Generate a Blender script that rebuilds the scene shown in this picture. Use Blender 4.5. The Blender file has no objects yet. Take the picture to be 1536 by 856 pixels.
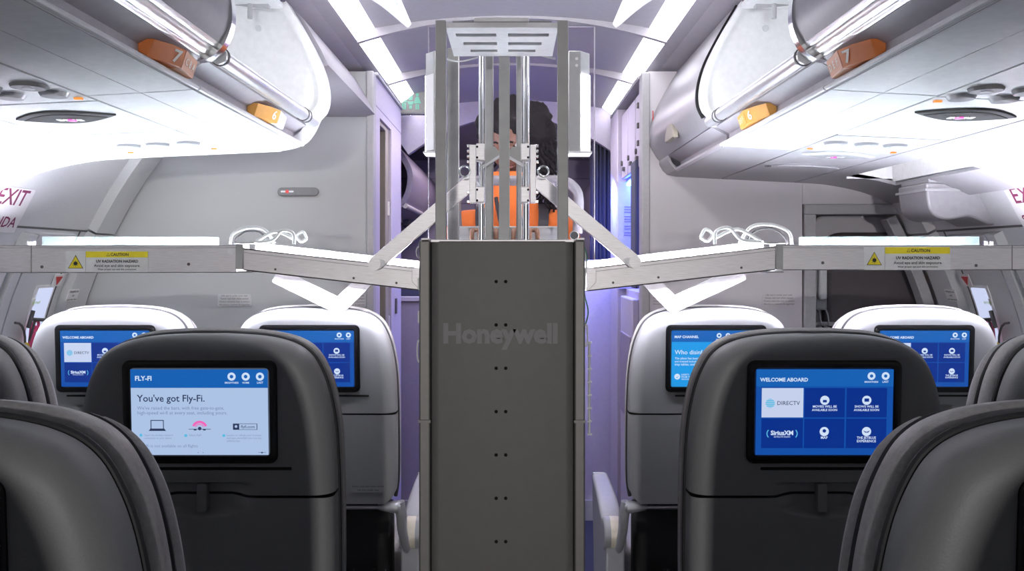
import bpy, bmesh, math, random
import numpy as np
from mathutils import Vector, Matrix
random.seed(7); rng = np.random.RandomState(7)
S = bpy.context.scene; COL = S.collection
PI = math.pi
# ------------------------------------------------------------------ camera, world, light levels
F = 1288.0; CX = 768.0; HZ = 388.0; ZC = 1.31
cam_d = bpy.data.cameras.new('camera'); cam = bpy.data.objects.new('camera', cam_d); COL.objects.link(cam)
cam.location = (0, 0, ZC); cam.rotation_euler = (PI/2, 0, 0)
cam_d.sensor_width = 36; cam_d.lens = 36*F/1536; cam_d.shift_y = -40/1536; cam_d.clip_start = .02
S.camera = cam
S.view_settings.view_transform = 'Standard'; S.view_settings.look = 'None'
S.view_settings.exposure = 0; S.view_settings.gamma = 1; S.view_settings.use_curve_mapping = False
w = bpy.data.worlds.new('world'); S.world = w; w.use_nodes = True
bg = w.node_tree.nodes['Background']; bg.inputs[0].default_value = (.86, .88, 1, 1); bg.inputs[1].default_value = .07
UV = 200.0          # lamp tubes in the arms
COVE = 8.0         # ceiling cove strips
TALL = 23.0         # upright lamps beside the mast
def area(name, loc, rot, sx, sy, e, col):
    d = bpy.data.lights.new(name, 'AREA'); d.shape = 'RECTANGLE'; d.size = sx; d.size_y = sy; d.energy = e; d.color = col
    o = bpy.data.objects.new(name, d); COL.objects.link(o); o.location = loc; o.rotation_euler = rot
    return o
area('rear_fill', (0, -6.0, 1.265), (PI/2, 0, 0), .18, .10, 135, (1, .965, .94))     # unseen fill lamp added behind the camera for cart and arms
area('operator_fill', (.02, 2.25, 2.09), (math.radians(32), 0, 0), .2, .1, 5, (1, .97, .95))  # unseen fill lamp added to light the operator's front
area('galley_blue_fill', (.40, 4.12, 1.66), (math.radians(20), math.radians(-15), 0), .12, .1, 9, (.10, .16, 1))  # added blue lamp spreading the niche colour over pillar and partition
area('forward_cabin_light', (-.1, 5.3, 2.02), (0, 0, 0), .5, 1.2, 9, (1, .82, 1))
area('entrance_fill', (0, 3.85, 2.06), (0, 0, 0), .6, .5, 9, (.96, .88, 1))  # unseen fill lamp, set to brighten the lilac panels ahead
area('door_zone_fill_left', (-1.1, 2.95, 1.72), (0, 0, 0), .5, .3, 1.4, (.97, 1, 1))  # unseen fill lamp, set to brighten the left side wall
for _s in (-1, 1): area('bin_fill', (_s*.80, 1.72, 1.31+.655), (math.radians(75), 0, 0), .25, .05, 1.3, (.95, .97, 1))     # unseen fill lamps added to brighten the open bins' end walls

# ------------------------------------------------------------------ materials
MATS = {}
def pm(name, col, rough=.5, metal=0, bump=0, scale=60, var=.04, spec=.5, stretch=None):
    m = bpy.data.materials.new(name); m.use_nodes = True; nt = m.node_tree; b = nt.nodes['Principled BSDF']
    b.inputs['Roughness'].default_value = rough; b.inputs['Metallic'].default_value = metal
    b.inputs['Specular IOR Level'].default_value = spec
    tc = nt.nodes.new('ShaderNodeTexCoord'); nz = nt.nodes.new('ShaderNodeTexNoise'); nz.inputs['Scale'].default_value = scale
    nz.inputs['Detail'].default_value = 3
    if stretch:
        mp = nt.nodes.new('ShaderNodeMapping'); mp.inputs['Scale'].default_value = stretch
        nt.links.new(tc.outputs['Object'], mp.inputs[0]); nt.links.new(mp.outputs[0], nz.inputs[0])
    else: nt.links.new(tc.outputs['Object'], nz.inputs[0])
    rp = nt.nodes.new('ShaderNodeValToRGB')
    rp.color_ramp.elements[0].position = .3; rp.color_ramp.elements[1].position = .7
    rp.color_ramp.elements[0].color = [c*(1-var) for c in col]+[1]
    rp.color_ramp.elements[1].color = [min(1, c*(1+var)) for c in col]+[1]
    nt.links.new(nz.outputs[0], rp.inputs[0]); nt.links.new(rp.outputs[0], b.inputs['Base Color'])
    if bump:
        bp = nt.nodes.new('ShaderNodeBump'); bp.inputs['Strength'].default_value = bump; bp.inputs['Distance'].default_value = .002
        nt.links.new(nz.outputs[0], bp.inputs['Height']); nt.links.new(bp.outputs[0], b.inputs['Normal'])
    MATS[name] = m; return m
def em(name, col, s):
    m = bpy.data.materials.new(name); m.use_nodes = True; b = m.node_tree.nodes['Principled BSDF']
    b.inputs['Base Color'].default_value = (*[c*.05 for c in col], 1); b.inputs['Roughness'].default_value = .4
    b.inputs['Emission Color'].default_value = (*col, 1); b.inputs['Emission Strength'].default_value = s
    return m
def srgb(r, g, b):
    f = lambda v: (v/255/12.92) if v <= 10 else ((v/255+.055)/1.055)**2.4
    return (f(r), f(g), f(b))
M = dict(
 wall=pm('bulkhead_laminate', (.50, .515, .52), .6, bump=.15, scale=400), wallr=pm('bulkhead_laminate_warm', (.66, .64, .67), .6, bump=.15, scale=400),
 lining=pm('sidewall_lining', (.62, .635, .64), .55, bump=.05, scale=200),
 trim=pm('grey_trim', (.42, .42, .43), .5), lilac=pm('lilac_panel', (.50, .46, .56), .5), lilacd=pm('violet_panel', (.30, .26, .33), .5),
 ceil=pm('ceiling_panel', (.34, .325, .355), .5, bump=.03), floor=pm('carpet', (.03, .035, .06), .95, bump=.8, scale=300, var=.3),
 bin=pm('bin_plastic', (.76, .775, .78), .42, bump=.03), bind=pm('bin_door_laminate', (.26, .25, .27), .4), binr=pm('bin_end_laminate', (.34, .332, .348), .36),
 chan=pm('bin_channel', (.42, .40, .43), .5), railm=pm('rail_metal', (.74, .75, .76), .3, .6), chrome=pm('chrome', (.82, .83, .85), .16, 1), alu=pm('brushed_aluminium', (.76, .735, .745), .44, .5, .1, 30, .12, stretch=(1, 20, 30)),
 alus=pm('sheet_aluminium', (.36, .36, .35), .5, .2, .06, 25, .08), white=pm('white_paint', (.80, .80, .81), .4), body=pm('cart_coating', (.17, .167, .16), .5, .1, .05, 40, .03, .3),
 bodyd=pm('cart_edge_coating', (.22, .215, .205), .5, .5), black=pm('black_plastic', (.008, .008, .009), .35), hole=pm('hole_black', (.003, .003, .003), .9),
 logo=pm('logo_grey', (.235, .235, .24), .5), shell=pm('seat_shell_plastic', (.235, .238, .242), .5, bump=.12, scale=500, var=.03), leath=pm('grey_leather', (.38, .37, .36), .45, bump=.3, scale=160, var=.1),
 seam=pm('seam_black', (.02, .02, .022), .6), gloss=pm('bezel_black', (.006, .006, .007), .22), frame=pm('seat_frame_metal', (.62, .63, .66), .35, .6),
 handle=pm('handle_grey', (.27, .27, .275), .5), armp=pm('armrest_grey', (.36, .365, .385), .45), beige=pm('armrest_hinge_beige', (.75, .70, .58), .45), dark=pm('seat_under_black', (.012, .012, .013), .8),
 orange=pm('orange_plastic', (.62, .17, .03), .45), orange_lit=pm('lit_orange_plastic', (.78, .42, .26), .45), orangeb=pm('orange_light_plastic', (.80, .40, .08), .45), cream=pm('cream_print', (.85, .80, .70), .5), green=pm('green_print', (.45, .72, .22), .5),
 paper=pm('placard_white', (.80, .80, .79), .5), yellow=pm('caution_yellow', (.80, .66, .02), .5), ink=pm('ink_black', (.02, .02, .02), .6), inkb=pm('ink_brown', (.25, .20, .19), .6), red=pm('red_print', (.55, .05, .05), .5),
 maroon=pm('maroon_print', (.20, .02, .08), .5), grey=pm('sign_grey', (.24, .24, .25), .5), lensd=pm('smoke_lens', (.07, .07, .072), .75, spec=.15), dgrey2=pm('smoke_plastic', (.15, .15, .155), .7, spec=.2), dgrey=pm('dark_grey_plastic', (.10, .098, .10), .5), brown=pm('door_jamb_brown', (.30, .27, .22), .5), navy=pm('navy_fabric', (.085, .09, .145), .8, bump=.3, scale=300),
 seatb=pm('jumpseat_fabric', (.085, .075, .078), .8, bump=.4, scale=400), lens=pm('reading_lens', (.85, .86, .9), .15), skin=pm('skin', (.19, .09, .055), .5), hair=pm('dark_hair', (.006, .005, .0045), .7, bump=.6, scale=90, var=.4, spec=.15),
 shirt=pm('orange_shirt', (.70, .16, .02), .85, bump=.4, scale=250), trouser=pm('dark_trousers', (.03, .03, .04), .9), glove=pm('black_glove', (.012, .013, .02), .5), strap=pm('black_strap', (.015, .015, .02), .6),
 wire=pm('white_cable', (.78, .79, .78), .45), gwire=pm('green_wire', (.10, .30, .20), .5), acre=pm('panel_edge', (.16, .15, .18), .3), eyew=pm('eye_white', (.7, .7, .68), .3), lip=pm('lip_skin', (.22, .07, .06), .5),
 pink=pm('pink_strap', (.70, .08, .22), .6), ystrap=pm('yellow_strap', (.70, .48, .04), .6))
E = dict(uv=em('uv_tube_glow', (.87, .86, 1.0), UV), recess=em('recess_glow', (.95, .95, 1), 1.1), cove=em('cove_glow', (.92, .90, 1.0), COVE), tall=em('lamp_window_glow', (.92, .90, 1.0), TALL), talld=em('foil_window_glow', (.92, .90, 1.0), .75),
 blue=em('blue_lamp_glow', (.06, .14, 1.0), 38), win=em('daylight_pane', (.62, .68, .92), .95), pinkl=em('pink_indicator', (.95, .12, .65), 1.0), amber=em('amber_indicator', (1, .35, .06), 1.0),
 teal=em('teal_pictogram', (.18, .62, .48), .8), redl=em('red_indicator', (1, .1, .1), .8), whl=em('white_indicator', (.8, .8, .85), .9), neon=em('lit_sign_face', srgb(150, 150, 152), .75),
 hdr=em('screen_blue', srgb(22, 96, 178), 1), bgb=em('screen_mid_blue', srgb(18, 78, 165), 1), tile=em('screen_deep_blue', srgb(8, 48, 138), 1), tilew=em('screen_tile_white', srgb(196, 208, 235), 1),
 pale=em('screen_pale', srgb(172, 194, 228), 1), sky=em('screen_sky_blue', srgb(30, 150, 225), 1), uiw=em('screen_white', srgb(205, 222, 245), 1), uin=em('screen_ink', srgb(44, 58, 92), 1), uig=em('screen_grey_ink', srgb(120, 140, 176), 1), uic=em('screen_cyan', srgb(90, 185, 225), 1), uip=em('screen_pink', srgb(238, 105, 185), 1))
def glassm(name, tint, refl, rough=.03, alpha=.9):
    m = bpy.data.materials.new(name); m.use_nodes = True; nt = m.node_tree; nt.nodes.clear()
    o = nt.nodes.new('ShaderNodeOutputMaterial'); mx = nt.nodes.new('ShaderNodeMixShader'); t = nt.nodes.new('ShaderNodeBsdfTransparent'); g = nt.nodes.new('ShaderNodeBsdfPrincipled')
    t.inputs[0].default_value = (*tint, 1); g.inputs['Base Color'].default_value = (*refl, 1); g.inputs['Roughness'].default_value = rough
    mx.inputs[0].default_value = 1-alpha
    nt.links.new(t.outputs[0], mx.inputs[1]); nt.links.new(g.outputs[0], mx.inputs[2]); nt.links.new(mx.outputs[0], o.inputs[0]); return m
M['acrylic'] = glassm('clear_acrylic', (.96, .94, .97), (.08, .07, .09), .08, .955)
M['frost'] = glassm('frosted_glass', (.84, .90, .88), (.60, .70, .67), .25, .90)

# ------------------------------------------------------------------ helpers
def W(px, py, d): return Vector(((px-CX)*d/F, d, ZC+(HZ-py)*d/F))
def wloc(o):
    v = Vector((0, 0, 0))
    while o is not None: v += o.location; o = o.parent
    return v
def tag(o, label=None, cat=None, group=None, kind=None):
    if label: o['label'] = label
    if cat: o['category'] = cat
    if group: o['group'] = group
    if kind: o['kind'] = kind
    return o
def thing(name, loc, label, cat, group=None):
    o = bpy.data.objects.new(name, None); COL.objects.link(o); o.location = loc; o.empty_display_size = .05
    return tag(o, label, cat, group)
TXT = {}
def text_mesh(body, bold, align):
    k = (body, bold, align)
    if k in TXT: return TXT[k]
    c = bpy.data.curves.new('t', 'FONT'); c.body = body; c.size = 1; c.align_x = align; c.offset = bold; c.resolution_u = 2; c.space_line = .95
    o = bpy.data.objects.new('t', c); COL.objects.link(o)
    dg = bpy.context.evaluated_depsgraph_get(); me = bpy.data.meshes.new_from_object(o.evaluated_get(dg))
    V = [v.co.copy() for v in me.vertices]; Fc = [list(p.vertices) for p in me.polygons]
    bpy.data.objects.remove(o); bpy.data.curves.remove(c); bpy.data.meshes.remove(me)
    TXT[k] = (V, Fc); return TXT[k]
class MB:
    def __init__(s): s.v = []; s.f = []; s.M = None
    def add(s, vs, fs):
        n = len(s.v)
        for p in vs:
            p = Vector(p); s.v.append(s.M @ p if s.M else p)
        s.f += [[i+n for i in f] for f in fs]; return s
    def box(s, x0, x1, y0, y1, z0, z1):
        return s.add([(x, y, z) for x in (x0, x1) for y in (y0, y1) for z in (z0, z1)],
                     [(0, 1, 3, 2), (4, 6, 7, 5), (0, 4, 5, 1), (2, 3, 7, 6), (0, 2, 6, 4), (1, 5, 7, 3)])
    def loft(s, loops, closed=True, c0=True, c1=True):
        n = len(loops[0]); vs = [p for l in loops for p in l]; fs = []
        for k in range(len(loops)-1):
            for i in range(n if closed else n-1):
                j = (i+1) % n; fs.append((k*n+i, k*n+j, (k+1)*n+j, (k+1)*n+i))
        if c0: fs.append(tuple(range(n))[::-1])
        if c1: fs.append(tuple(range((len(loops)-1)*n, len(loops)*n)))
        return s.add(vs, fs)
    def prism(s, poly, fr, a, b):   # fr: function (u, v, h) -> 3d point
        return s.loft([[fr(u, v, a) for u, v in poly], [fr(u, v, b) for u, v in poly]])
    def py(s, poly, y0, y1): return s.prism(poly, lambda u, v, h: (u, h, v), y0, y1)
    def px(s, poly, x0, x1): return s.prism(poly, lambda u, v, h: (h, u, v), x0, x1)
    def band(s, pts, t, y0, y1):    # polyline in XZ thickened by t, run along y
        P = [Vector(p) for p in pts]; O = []
        for i, p in enumerate(P):
            a = P[max(i-1, 0)]; b = P[min(i+1, len(P)-1)]; d = (b-a).normalized(); O.append(p+Vector((-d.y, d.x))*t)
        n = len(P); vs = []
        for y in (y0, y1):
            vs += [(p.x, y, p.y) for p in P]+[(p.x, y, p.y) for p in O]
        fs = []
        for i in range(n-1):
            fs += [(i, i+1, 2*n+i+1, 2*n+i), (n+i+1, n+i, 3*n+i, 3*n+i+1), (i, n+i, n+i+1, i+1), (2*n+i, 2*n+i+1, 3*n+i+1, 3*n+i)]
        fs += [(0, 2*n, 3*n, n), (n-1, 2*n-1, 4*n-1, 3*n-1)]
        return s.add(vs, fs)
    def tube(s, pts, r, n=10, caps=True):
        P = [Vector(p) for p in pts]; R = r if isinstance(r, (list, tuple)) else [r]*len(P); loops = []
        t0 = (P[1]-P[0]).normalized(); u = t0.orthogonal().normalized()
        for i, p in enumerate(P):
            t = (P[min(i+1, len(P)-1)]-P[max(i-1, 0)]).normalized(); u = (u-t*u.dot(t)).normalized(); v = t.cross(u)
            loops.append([p+(u*math.cos(2*PI*k/n)+v*math.sin(2*PI*k/n))*R[i] for k in range(n)])
        return s.loft(loops, True, caps, caps)
    def text(s, body, size, o, u=(1, 0, 0), v=(0, 0, 1), align='LEFT', bold=0.0, sx=1):
        V, Fc = text_mesh(body, bold, align); o = Vector(o); u = Vector(u); v = Vector(v)
        return s.add([o+u*(p.x*size*sx)+v*(p.y*size) for p in V], Fc)
    def build(s, name, mat, parent=None, smooth=False, bevel=0, seg=2, sub=0, angle=40):
        me = bpy.data.meshes.new(name); o = bpy.data.objects.new(name, me); COL.objects.link(o)
        if parent is not None:
            off = wloc(parent); o.parent = parent; s.v = [p-off for p in s.v]
        me.from_pydata(s.v, [], s.f); me.update()
        bm = bmesh.new(); bm.from_mesh(me); bmesh.ops.recalc_face_normals(bm, faces=bm.faces); bm.to_mesh(me); bm.free()
        me.materials.append(mat)
        if smooth or bevel:
            me.polygons.foreach_set('use_smooth', [True]*len(me.polygons)); me.set_sharp_from_angle(angle=math.radians(angle))
        if bevel:
            m = o.modifiers.new('bevel', 'BEVEL'); m.width = bevel; m.segments = seg; m.limit_method = 'ANGLE'; m.angle_limit = math.radians(40)
        if sub: m = o.modifiers.new('sub', 'SUBSURF'); m.levels = m.render_levels = sub
        return o
def rrect(w, h, r, n=5, cx=0, cy=0):
    out = []
    for sx, sy, a0 in ((1, -1, -90), (1, 1, 0), (-1, 1, 90), (-1, -1, 180)):
        for k in range(n+1):
            a = math.radians(a0+90*k/n); out.append((cx+sx*(w/2-r)+r*math.cos(a), cy+sy*(h/2-r)+r*math.sin(a)))
    return out
def circ(r, n=20, cx=0, cy=0, ry=None): return [(cx+r*math.cos(2*PI*k/n), cy+(ry or r)*math.sin(2*PI*k/n)) for k in range(n)]
def crom(pts, n=8):
    P = [np.array(p, float) for p in pts]; out = []
    for i in range(len(P)-1):
        a = P[max(i-1, 0)]; b = P[i]; c = P[i+1]; d = P[min(i+2, len(P)-1)]
        for k in range(n):
            t = k/n; out.append(tuple(.5*((2*b)+(-a+c)*t+(2*a-5*b+4*c-d)*t*t+(-a+3*b-3*c+d)*t**3)))
    out.append(tuple(P[-1])); return out
def copy_tree(o, parent=None):
    c = o.copy(); COL.objects.link(c)
    if parent is not None: c.parent = parent
    for ch in list(o.children): copy_tree(ch, c)
    return c
def struct(name, mb, mat, parent=None, **k):
    o = mb.build(name, mat, parent, **k)
    if parent is None: tag(o, kind='structure')
    return o

# ------------------------------------------------------------------ the setting: shell of the cabin
PROF = crom([(0, .98), (.55, .93), (1.0, .76), (1.22, .56), (1.38, .39), (1.53, .15), (1.66, -.146), (1.72, -.45), (1.70, -.8), (1.58, -1.31)], 6)
_pz = np.array([p[1] for p in PROF])[::-1]; _px = np.array([p[0] for p in PROF])[::-1]
def wallx(z): return float(np.interp(z, _pz, _px))
def wall_hit(px, py):     # where a sight line meets the sidewall lining
    rx = abs(px-CX)/F; rz = (HZ-py)/F; a, b = .5, 6
    for _ in range(50):
        m = (a+b)/2
        if m*rx < wallx(m*rz): a = m
        else: b = m
    return a, a*rz
def wall_frame(side, d, z, lift=.004):   # origin, u (forward along wall), v (up the wall), n
    dz = .02; x = wallx(z); v = Vector((side*(wallx(z+dz)-wallx(z-dz)), 0, 2*dz)).normalized()
    n = Vector((-side, 0, 0)); n = (n-v*n.dot(v)).normalized(); u = Vector((0, -side*-1, 0)) if side < 0 else Vector((0, -1, 0))
    return Vector((side*x, d, ZC+z))+n*lift, u, v, n
for s, nm in ((-1, 'wall_left'), (1, 'wall_right')):
    struct(nm, MB().band([(s*x, ZC+z) for x, z in PROF if x >= 1.2], s*.04, -.6, 7.0), M['lining'], smooth=True)
struct('ceiling_crown', MB().band([(-x, ZC+z) for x, z in PROF[::-1] if x < 1.26]+[(x, ZC+z) for x, z in PROF[1:] if x < 1.26], .04, -.6, 7.0), M['lining'], smooth=True)
struct('floor', MB().box(-1.7, 1.7, -.6, 7.0, -.06, 0), M['floor'])
# vaulted ceiling, three panels with a raised joint between
def vault(x): return .84-.042*(abs(x)/.475)**2
VP = [(x, ZC+vault(x)) for x in np.linspace(-.475, .475, 25)]
struct('ceiling', MB().band(VP, .02, .0, 2.97), M['ceil'], smooth=True)
b = MB()
for (a, c) in ((2.99, 3.69), (3.71, 4.55)): b.band([(x, z) for x, z in VP], .02, a, c)
for y in (2.98, 3.70): b.band([(x, ZC+.832-.085*(abs(x)/.535)**2) for x in np.linspace(-.535, .535, 25)], .04, y-.012, y+.012)
struct('trim_1', b, M['ceil'], smooth=True)
b = MB()
arch = [(x, ZC+vault(x)-.085-.12*(x/.5)**2) for x in np.linspace(-.55, .55, 21)]
b.band([(x, z) for x, z in arch], .22, 4.55, 4.60)
struct('trim_2', b, M['lilac'], smooth=True)
k = 0
for s in (-1, 1):
    for (a, c) in ((1.25, 2.96), (3.0, 3.68), (3.72, 4.52)):
        mb = MB().band([(s*x, ZC+z) for x, z in ((.535, .753), (.505, .772), (.475, vault(.475)-.001))], -s*.012, a, c)
        o = mb.build('ceiling_light', E['cove'], None)
        nm = ['nearest', 'middle', 'farthest'][k % 3]; k += 1
        tag(o, f'glowing white ceiling strip light along the {"left" if s < 0 else "right"} edge of the vault, {nm} of its three', 'ceiling light', 'ceiling strip lights')
        # fascia between light and bins
    struct('trim_3' if s < 0 else 'trim_4', MB().band([(s*.535, ZC+.755), (s*.585, ZC+.748), (s*.66, ZC+.722)], s*.012, .3, 4.5), M['ceil'])

# ------------------------------------------------------------------ forward bulkheads, monuments and forward cabin
YB = 3.30
def bulk(s, x0, x1, ztop, mat, name, gap=.012):
    zs = np.linspace(-1.31, ztop, 26)
    loop = [(s*x0, ZC-1.31), (s*x0, ZC+ztop)]+[(s*min(x1, wallx(z)-gap), ZC+z) for z in zs[::-1]]
    return struct(name, MB().py(loop, YB, YB+.05), mat)
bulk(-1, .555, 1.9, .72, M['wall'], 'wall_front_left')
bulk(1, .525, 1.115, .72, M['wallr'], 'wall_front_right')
b = MB()   # edge post of the left bulkhead
b.box(-.558, -.530, YB-.012, YB+.05, 0, ZC+.72)
struct('trim_5', b, M['trim'], bevel=.004)
struct('trim_6', MB().box(.497, .528, YB-.012, YB+.05, 0, ZC+.715), M['trim'], bevel=.004)
# left closet: side facing the aisle with a doorway
cl = thing('closet', (-.55, 3.7, 0), 'lilac grey closet with a slim doorway behind the left bulkhead', 'closet')
b = MB().box(-.553, -.520, 3.352, 3.46, 0, ZC+.5995); b.box(-.553, -.520, 3.80, 4.12, 0, ZC+.5995); b.box(-1.02, -.520, 3.352, 4.12, ZC+.60, ZC+.715); b.box(-1.02, -.555, 4.09, 4.12, 0, ZC+.6)
b.build('body', M['lilac'], cl, bevel=.003)
b = MB().box(-.9, -.60, 3.36, 4.08, .05, ZC+.60); b.build('inner_panel', M['dgrey'], cl)
b = MB().box(-.56, -.528, 3.47, 3.50, 0, ZC+.57); b.box(-.56, -.532, 3.70, 3.79, 0, ZC+.57); b.box(-.56, -.532, 3.5, 3.7, ZC+.55, ZC+.57)
b.build('door_jamb', M['brown'], cl, bevel=.003)
for z in (1.0, 1.25, 1.5): MB().box(-.533, -.526, 3.76, 3.785, z, z+.06).build('hinge', M['alu'], cl)
MB().box(-.57, -.512, 3.352, 4.13, ZC+.715, ZC+.728).build('cornice', M['trim'], cl, bevel=.003)
MB().box(-.519, -.512, 3.9, 3.93, 1.06, 1.13).build('latch', M['dgrey'], cl, bevel=.002)
b = MB().box(-.553, -.522, 3.46, 3.80, ZC+.57, ZC+.605); b.build('lintel', M['lilac'], cl)
cl.location.x -= .012
# right galley
ga = thing('galley_unit', (.8, 3.7, 0), 'lilac galley unit with overhead lockers and a blue lit counter niche, right of the aisle', 'galley')
GX = .503
b = MB().box(GX+.03, 1.02, 3.352, 4.02, ZC+.36, ZC+.68); b.box(GX+.27, 1.02, 3.352, 4.02, 0, ZC+.36); b.box(GX+.03, 1.02, 3.352, 4.02, 0, ZC-.14)
b.box(GX, GX+.05, 3.352, 3.40, 0, ZC+.70); b.build('body', M['lilac'], ga, bevel=.003)
for y0, y1 in ((3.43, 3.55), (3.57, 3.78), (3.80, 4.0)):
    dd = MB().box(GX+.008, GX+.03, y0, y1, ZC+.37, ZC+.665).build('locker_door', M['lilac'], ga, bevel=.004)
    m = MB().box(GX-.002, GX+.010, (y0+y1)/2-.02, (y0+y1)/2+.02, ZC+.40, ZC+.415); m.tube([(GX, y1-.03, ZC+.44), (GX+.012, y1-.03, ZC+.44)], .012, 12)
    m.build('latch', M['dgrey'], dd)
for z in (.45, .52, .60):
    MB().box(GX-.006, GX+.004, 3.405, 3.43, ZC+z, ZC+z+.02).build('hook', M['dgrey'], ga)
MB().box(GX-.006, GX+.012, 3.47, 3.60, ZC-.12, ZC+.40).build('divider_strap', M['navy'], ga, bevel=.006)
nb = MB().box(GX+.26, GX+.272, 3.36, 4.02, ZC-.14, ZC+.36).build('niche_back', M['lilac'], ga)
fw = MB().box(GX-.008, GX+.27, 4.0, 4.02, ZC-.14, ZC+.36).build('niche_end_wall', M['lilac'], ga)
t = MB()
for k, z in enumerate([.24, .228, .216, .195, .183, .171, .15, .138, .12, .108]): t.box(GX+.02, GX+.02+(.15 if k % 3 else .12), 3.998, 3.9995, ZC+z, ZC+z+.004)
for k, z in enumerate([-.04, -.052, -.07, -.082]): t.box(GX+.03, GX+.17, 3.998, 3.9995, ZC+z, ZC+z+.004)
t.build('instruction_print', M['inkb'], fw)
MB().box(GX+.03, GX+.14, 3.55, 3.985, ZC+.338, ZC+.352).build('niche_lamp', E['blue'], ga)
for y0, y1 in ((3.60, 3.98),):
    dd = MB().box(GX+.0, GX+.03, y0, y1, .10, ZC-.17).build('trolley_door', M['lilac'], ga, bevel=.006)
    m = MB().box(GX-.006, GX+.004, y0+.03, y1-.03, .62, .98); m.build('inset_panel', M['lilacd'], dd, bevel=.004)
    m = MB().box(GX-.014, GX, y0+.01, y0+.05, .70, .82); m.build('latch', M['dgrey'], dd, bevel=.003)
MB().box(GX-.01, GX+.06, 4.02, 4.30, 0, ZC+.70).build('end_pillar', M['lilac'], ga, bevel=.004)
MB().box(GX-.012, 1.02, 3.352, 4.30, ZC+.70, ZC+.715).build('cornice', M['trim'], ga, bevel=.003)
# half height partitions ahead
for s, x0, x1, zt, mat, lb in ((-1, -.62, -.24, -.215, 'lilacd', 'low violet grey partition beyond the closet, left of the aisle'), (1, .30, .55, -.03, 'lilac', 'low lilac partition washed with blue light, beyond the cart on the right')):
    p = thing('partition', ((x0+x1)/2, 4.34, 0), lb, 'partition')
    MB().box(x0, x1, 4.31, 4.36, 0, ZC+zt).build('panel', M[mat], p, bevel=.003)
    MB().box(x0, x1, 4.30, 4.37, ZC+zt, ZC+zt+.025).build('top_rail', M['lilac'], p, bevel=.004)
    b = MB()
    for z in (.35, .60): b.tube([(x1-.04 if s < 0 else x0+.04, 4.306, z), (x1-.04 if s < 0 else x0+.04, 4.312, z)], .008, 12)
    b.build('screw', M['alu'], p)
    MB().box(x0, x1, 4.30, 4.31, 0, .10).build('kick_plate', M['trim'], p)
# curtain on the right
pts = [(.42+.13*i/40, 4.62+.018*math.sin(i*.95)) for i in range(41)]
b = MB().loft([[(x, y, z) for x, y in pts]+[(x, y+.008, z) for x, y in pts[::-1]] for z in (1.18, ZC+.62)])
c = b.build('curtain', M['navy'], None, smooth=True); tag(c, 'dark navy curtain hanging past the galley on the right of the aisle', 'curtain')
# end wall and forward bins
struct('wall_back', MB().box(-1.7, 1.7, 6.9, 7.0, 0, 2.3), M['lilac'])
b = MB()
for x in (-.55, -.3, .05, .4): b.box(x, x+.008, 6.893, 6.9, .2, 2.1)
for z in (1.6, 1.75, 1.95, 2.1): b.box(-.9, .9, 6.893, 6.9, z, z+.008)
struct('trim_7', b, M['lilacd'])
struct('trim_8', MB().box(-1.4, 1.4, 4.6, 6.9, ZC+.80, ZC+.82), M['lilacd'])
for s in (-1, 1):
    fb = thing('overhead_bin', (s*.9, 5.6, ZC+.4), f'dim violet overhead bin far down the aisle on the {"left" if s < 0 else "right"}', 'overhead bin', 'dim bins of the forward cabin')
    pr = crom([(.95, .74), (.70, .68), (.56, .52), (.55, .38), (.62, .27), (.80, .22), (1.2, .18)], 5)
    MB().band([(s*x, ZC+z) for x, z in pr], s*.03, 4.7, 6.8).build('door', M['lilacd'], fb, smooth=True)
    MB().tube([(s*.585, 4.7, ZC+.29), (s*.585, 6.8, ZC+.29)], .014).build('rail', M['alu'], fb, smooth=True)
    b = MB()
    for y in (5.0, 5.4, 5.9): b.box(s*.7-.05, s*.7+.05, y, y+.12, ZC+.215, ZC+.245)
    b.build('service_panel', M['dgrey'], fb)
# dark seatbacks far ahead on the left
for i, y in enumerate((5.0, 5.8)):
    for s in (-1, 1):
        o = MB().py(rrect(.46, 1.155, .1, 6, s*.62, .5775), y, y+.12).build('seat_back', M['navy'], None, smooth=True, bevel=.02, seg=3)
        tag(o, f'dark seat back of the {"nearer" if i == 0 else "farther"} dim row ahead, {"left" if s < 0 else "right"} of the aisle', 'seat', 'dim seats ahead')
# lavatory sign
lv = thing('lavatory_sign', W(617, 152, 4.15), 'grey lit lavatory sign with teal man, toilet and woman pictograms under the ceiling', 'sign')
A = W(594, 171, 4.15); B = W(652, 132, 4.15)
MB().py(rrect(B.x-A.x, B.z-A.z, .014, 4, (A.x+B.x)/2, (A.z+B.z)/2), 4.15, 4.19).build('housing', M['grey'], lv, bevel=.003)
MB().py(rrect(B.x-A.x-.014, B.z-A.z-.014, .010, 4, (A.x+B.x)/2, (A.z+B.z)/2), 4.146, 4.15).build('face', E['neon'], lv)
b = MB()
def pict(cx, kind):
    c = W(cx, 152, 4.144); q = 4.15/F
    P = lambda poly: b.py([(c.x+u*q, c.z-v*q) for u, v in poly], 4.142, 4.1455)
    if kind == 't':
        P([(-3, -11), (3, -11), (3, -2), (-3, -2)]); P([(-5, 0), (5, 0), (3, 5), (-3, 5)]); P([(-2, 6), (2, 6), (2, 11), (-2, 11)])
    else:
        P(circ(2.4, 12, 0, -10))
        if kind == 'm': P([(-4.5, -7), (4.5, -7), (4.5, 1), (-4.5, 1)]); P([(-3, 2), (-.5, 2), (-.5, 12), (-3, 12)]); P([(.5, 2), (3, 2), (3, 12), (.5, 12)])
        else: P([(-2, -7), (2, -7), (5.5, 3), (-5.5, 3)]); P([(-2.5, 4), (-.5, 4), (-.5, 12), (-2.5, 12)]); P([(.5, 4), (2.5, 4), (2.5, 12), (.5, 12)])
pict(606, 'm'); pict(616, 't'); pict(626, 'w'); b.build('pictogram', E['teal'], lv)
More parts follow.
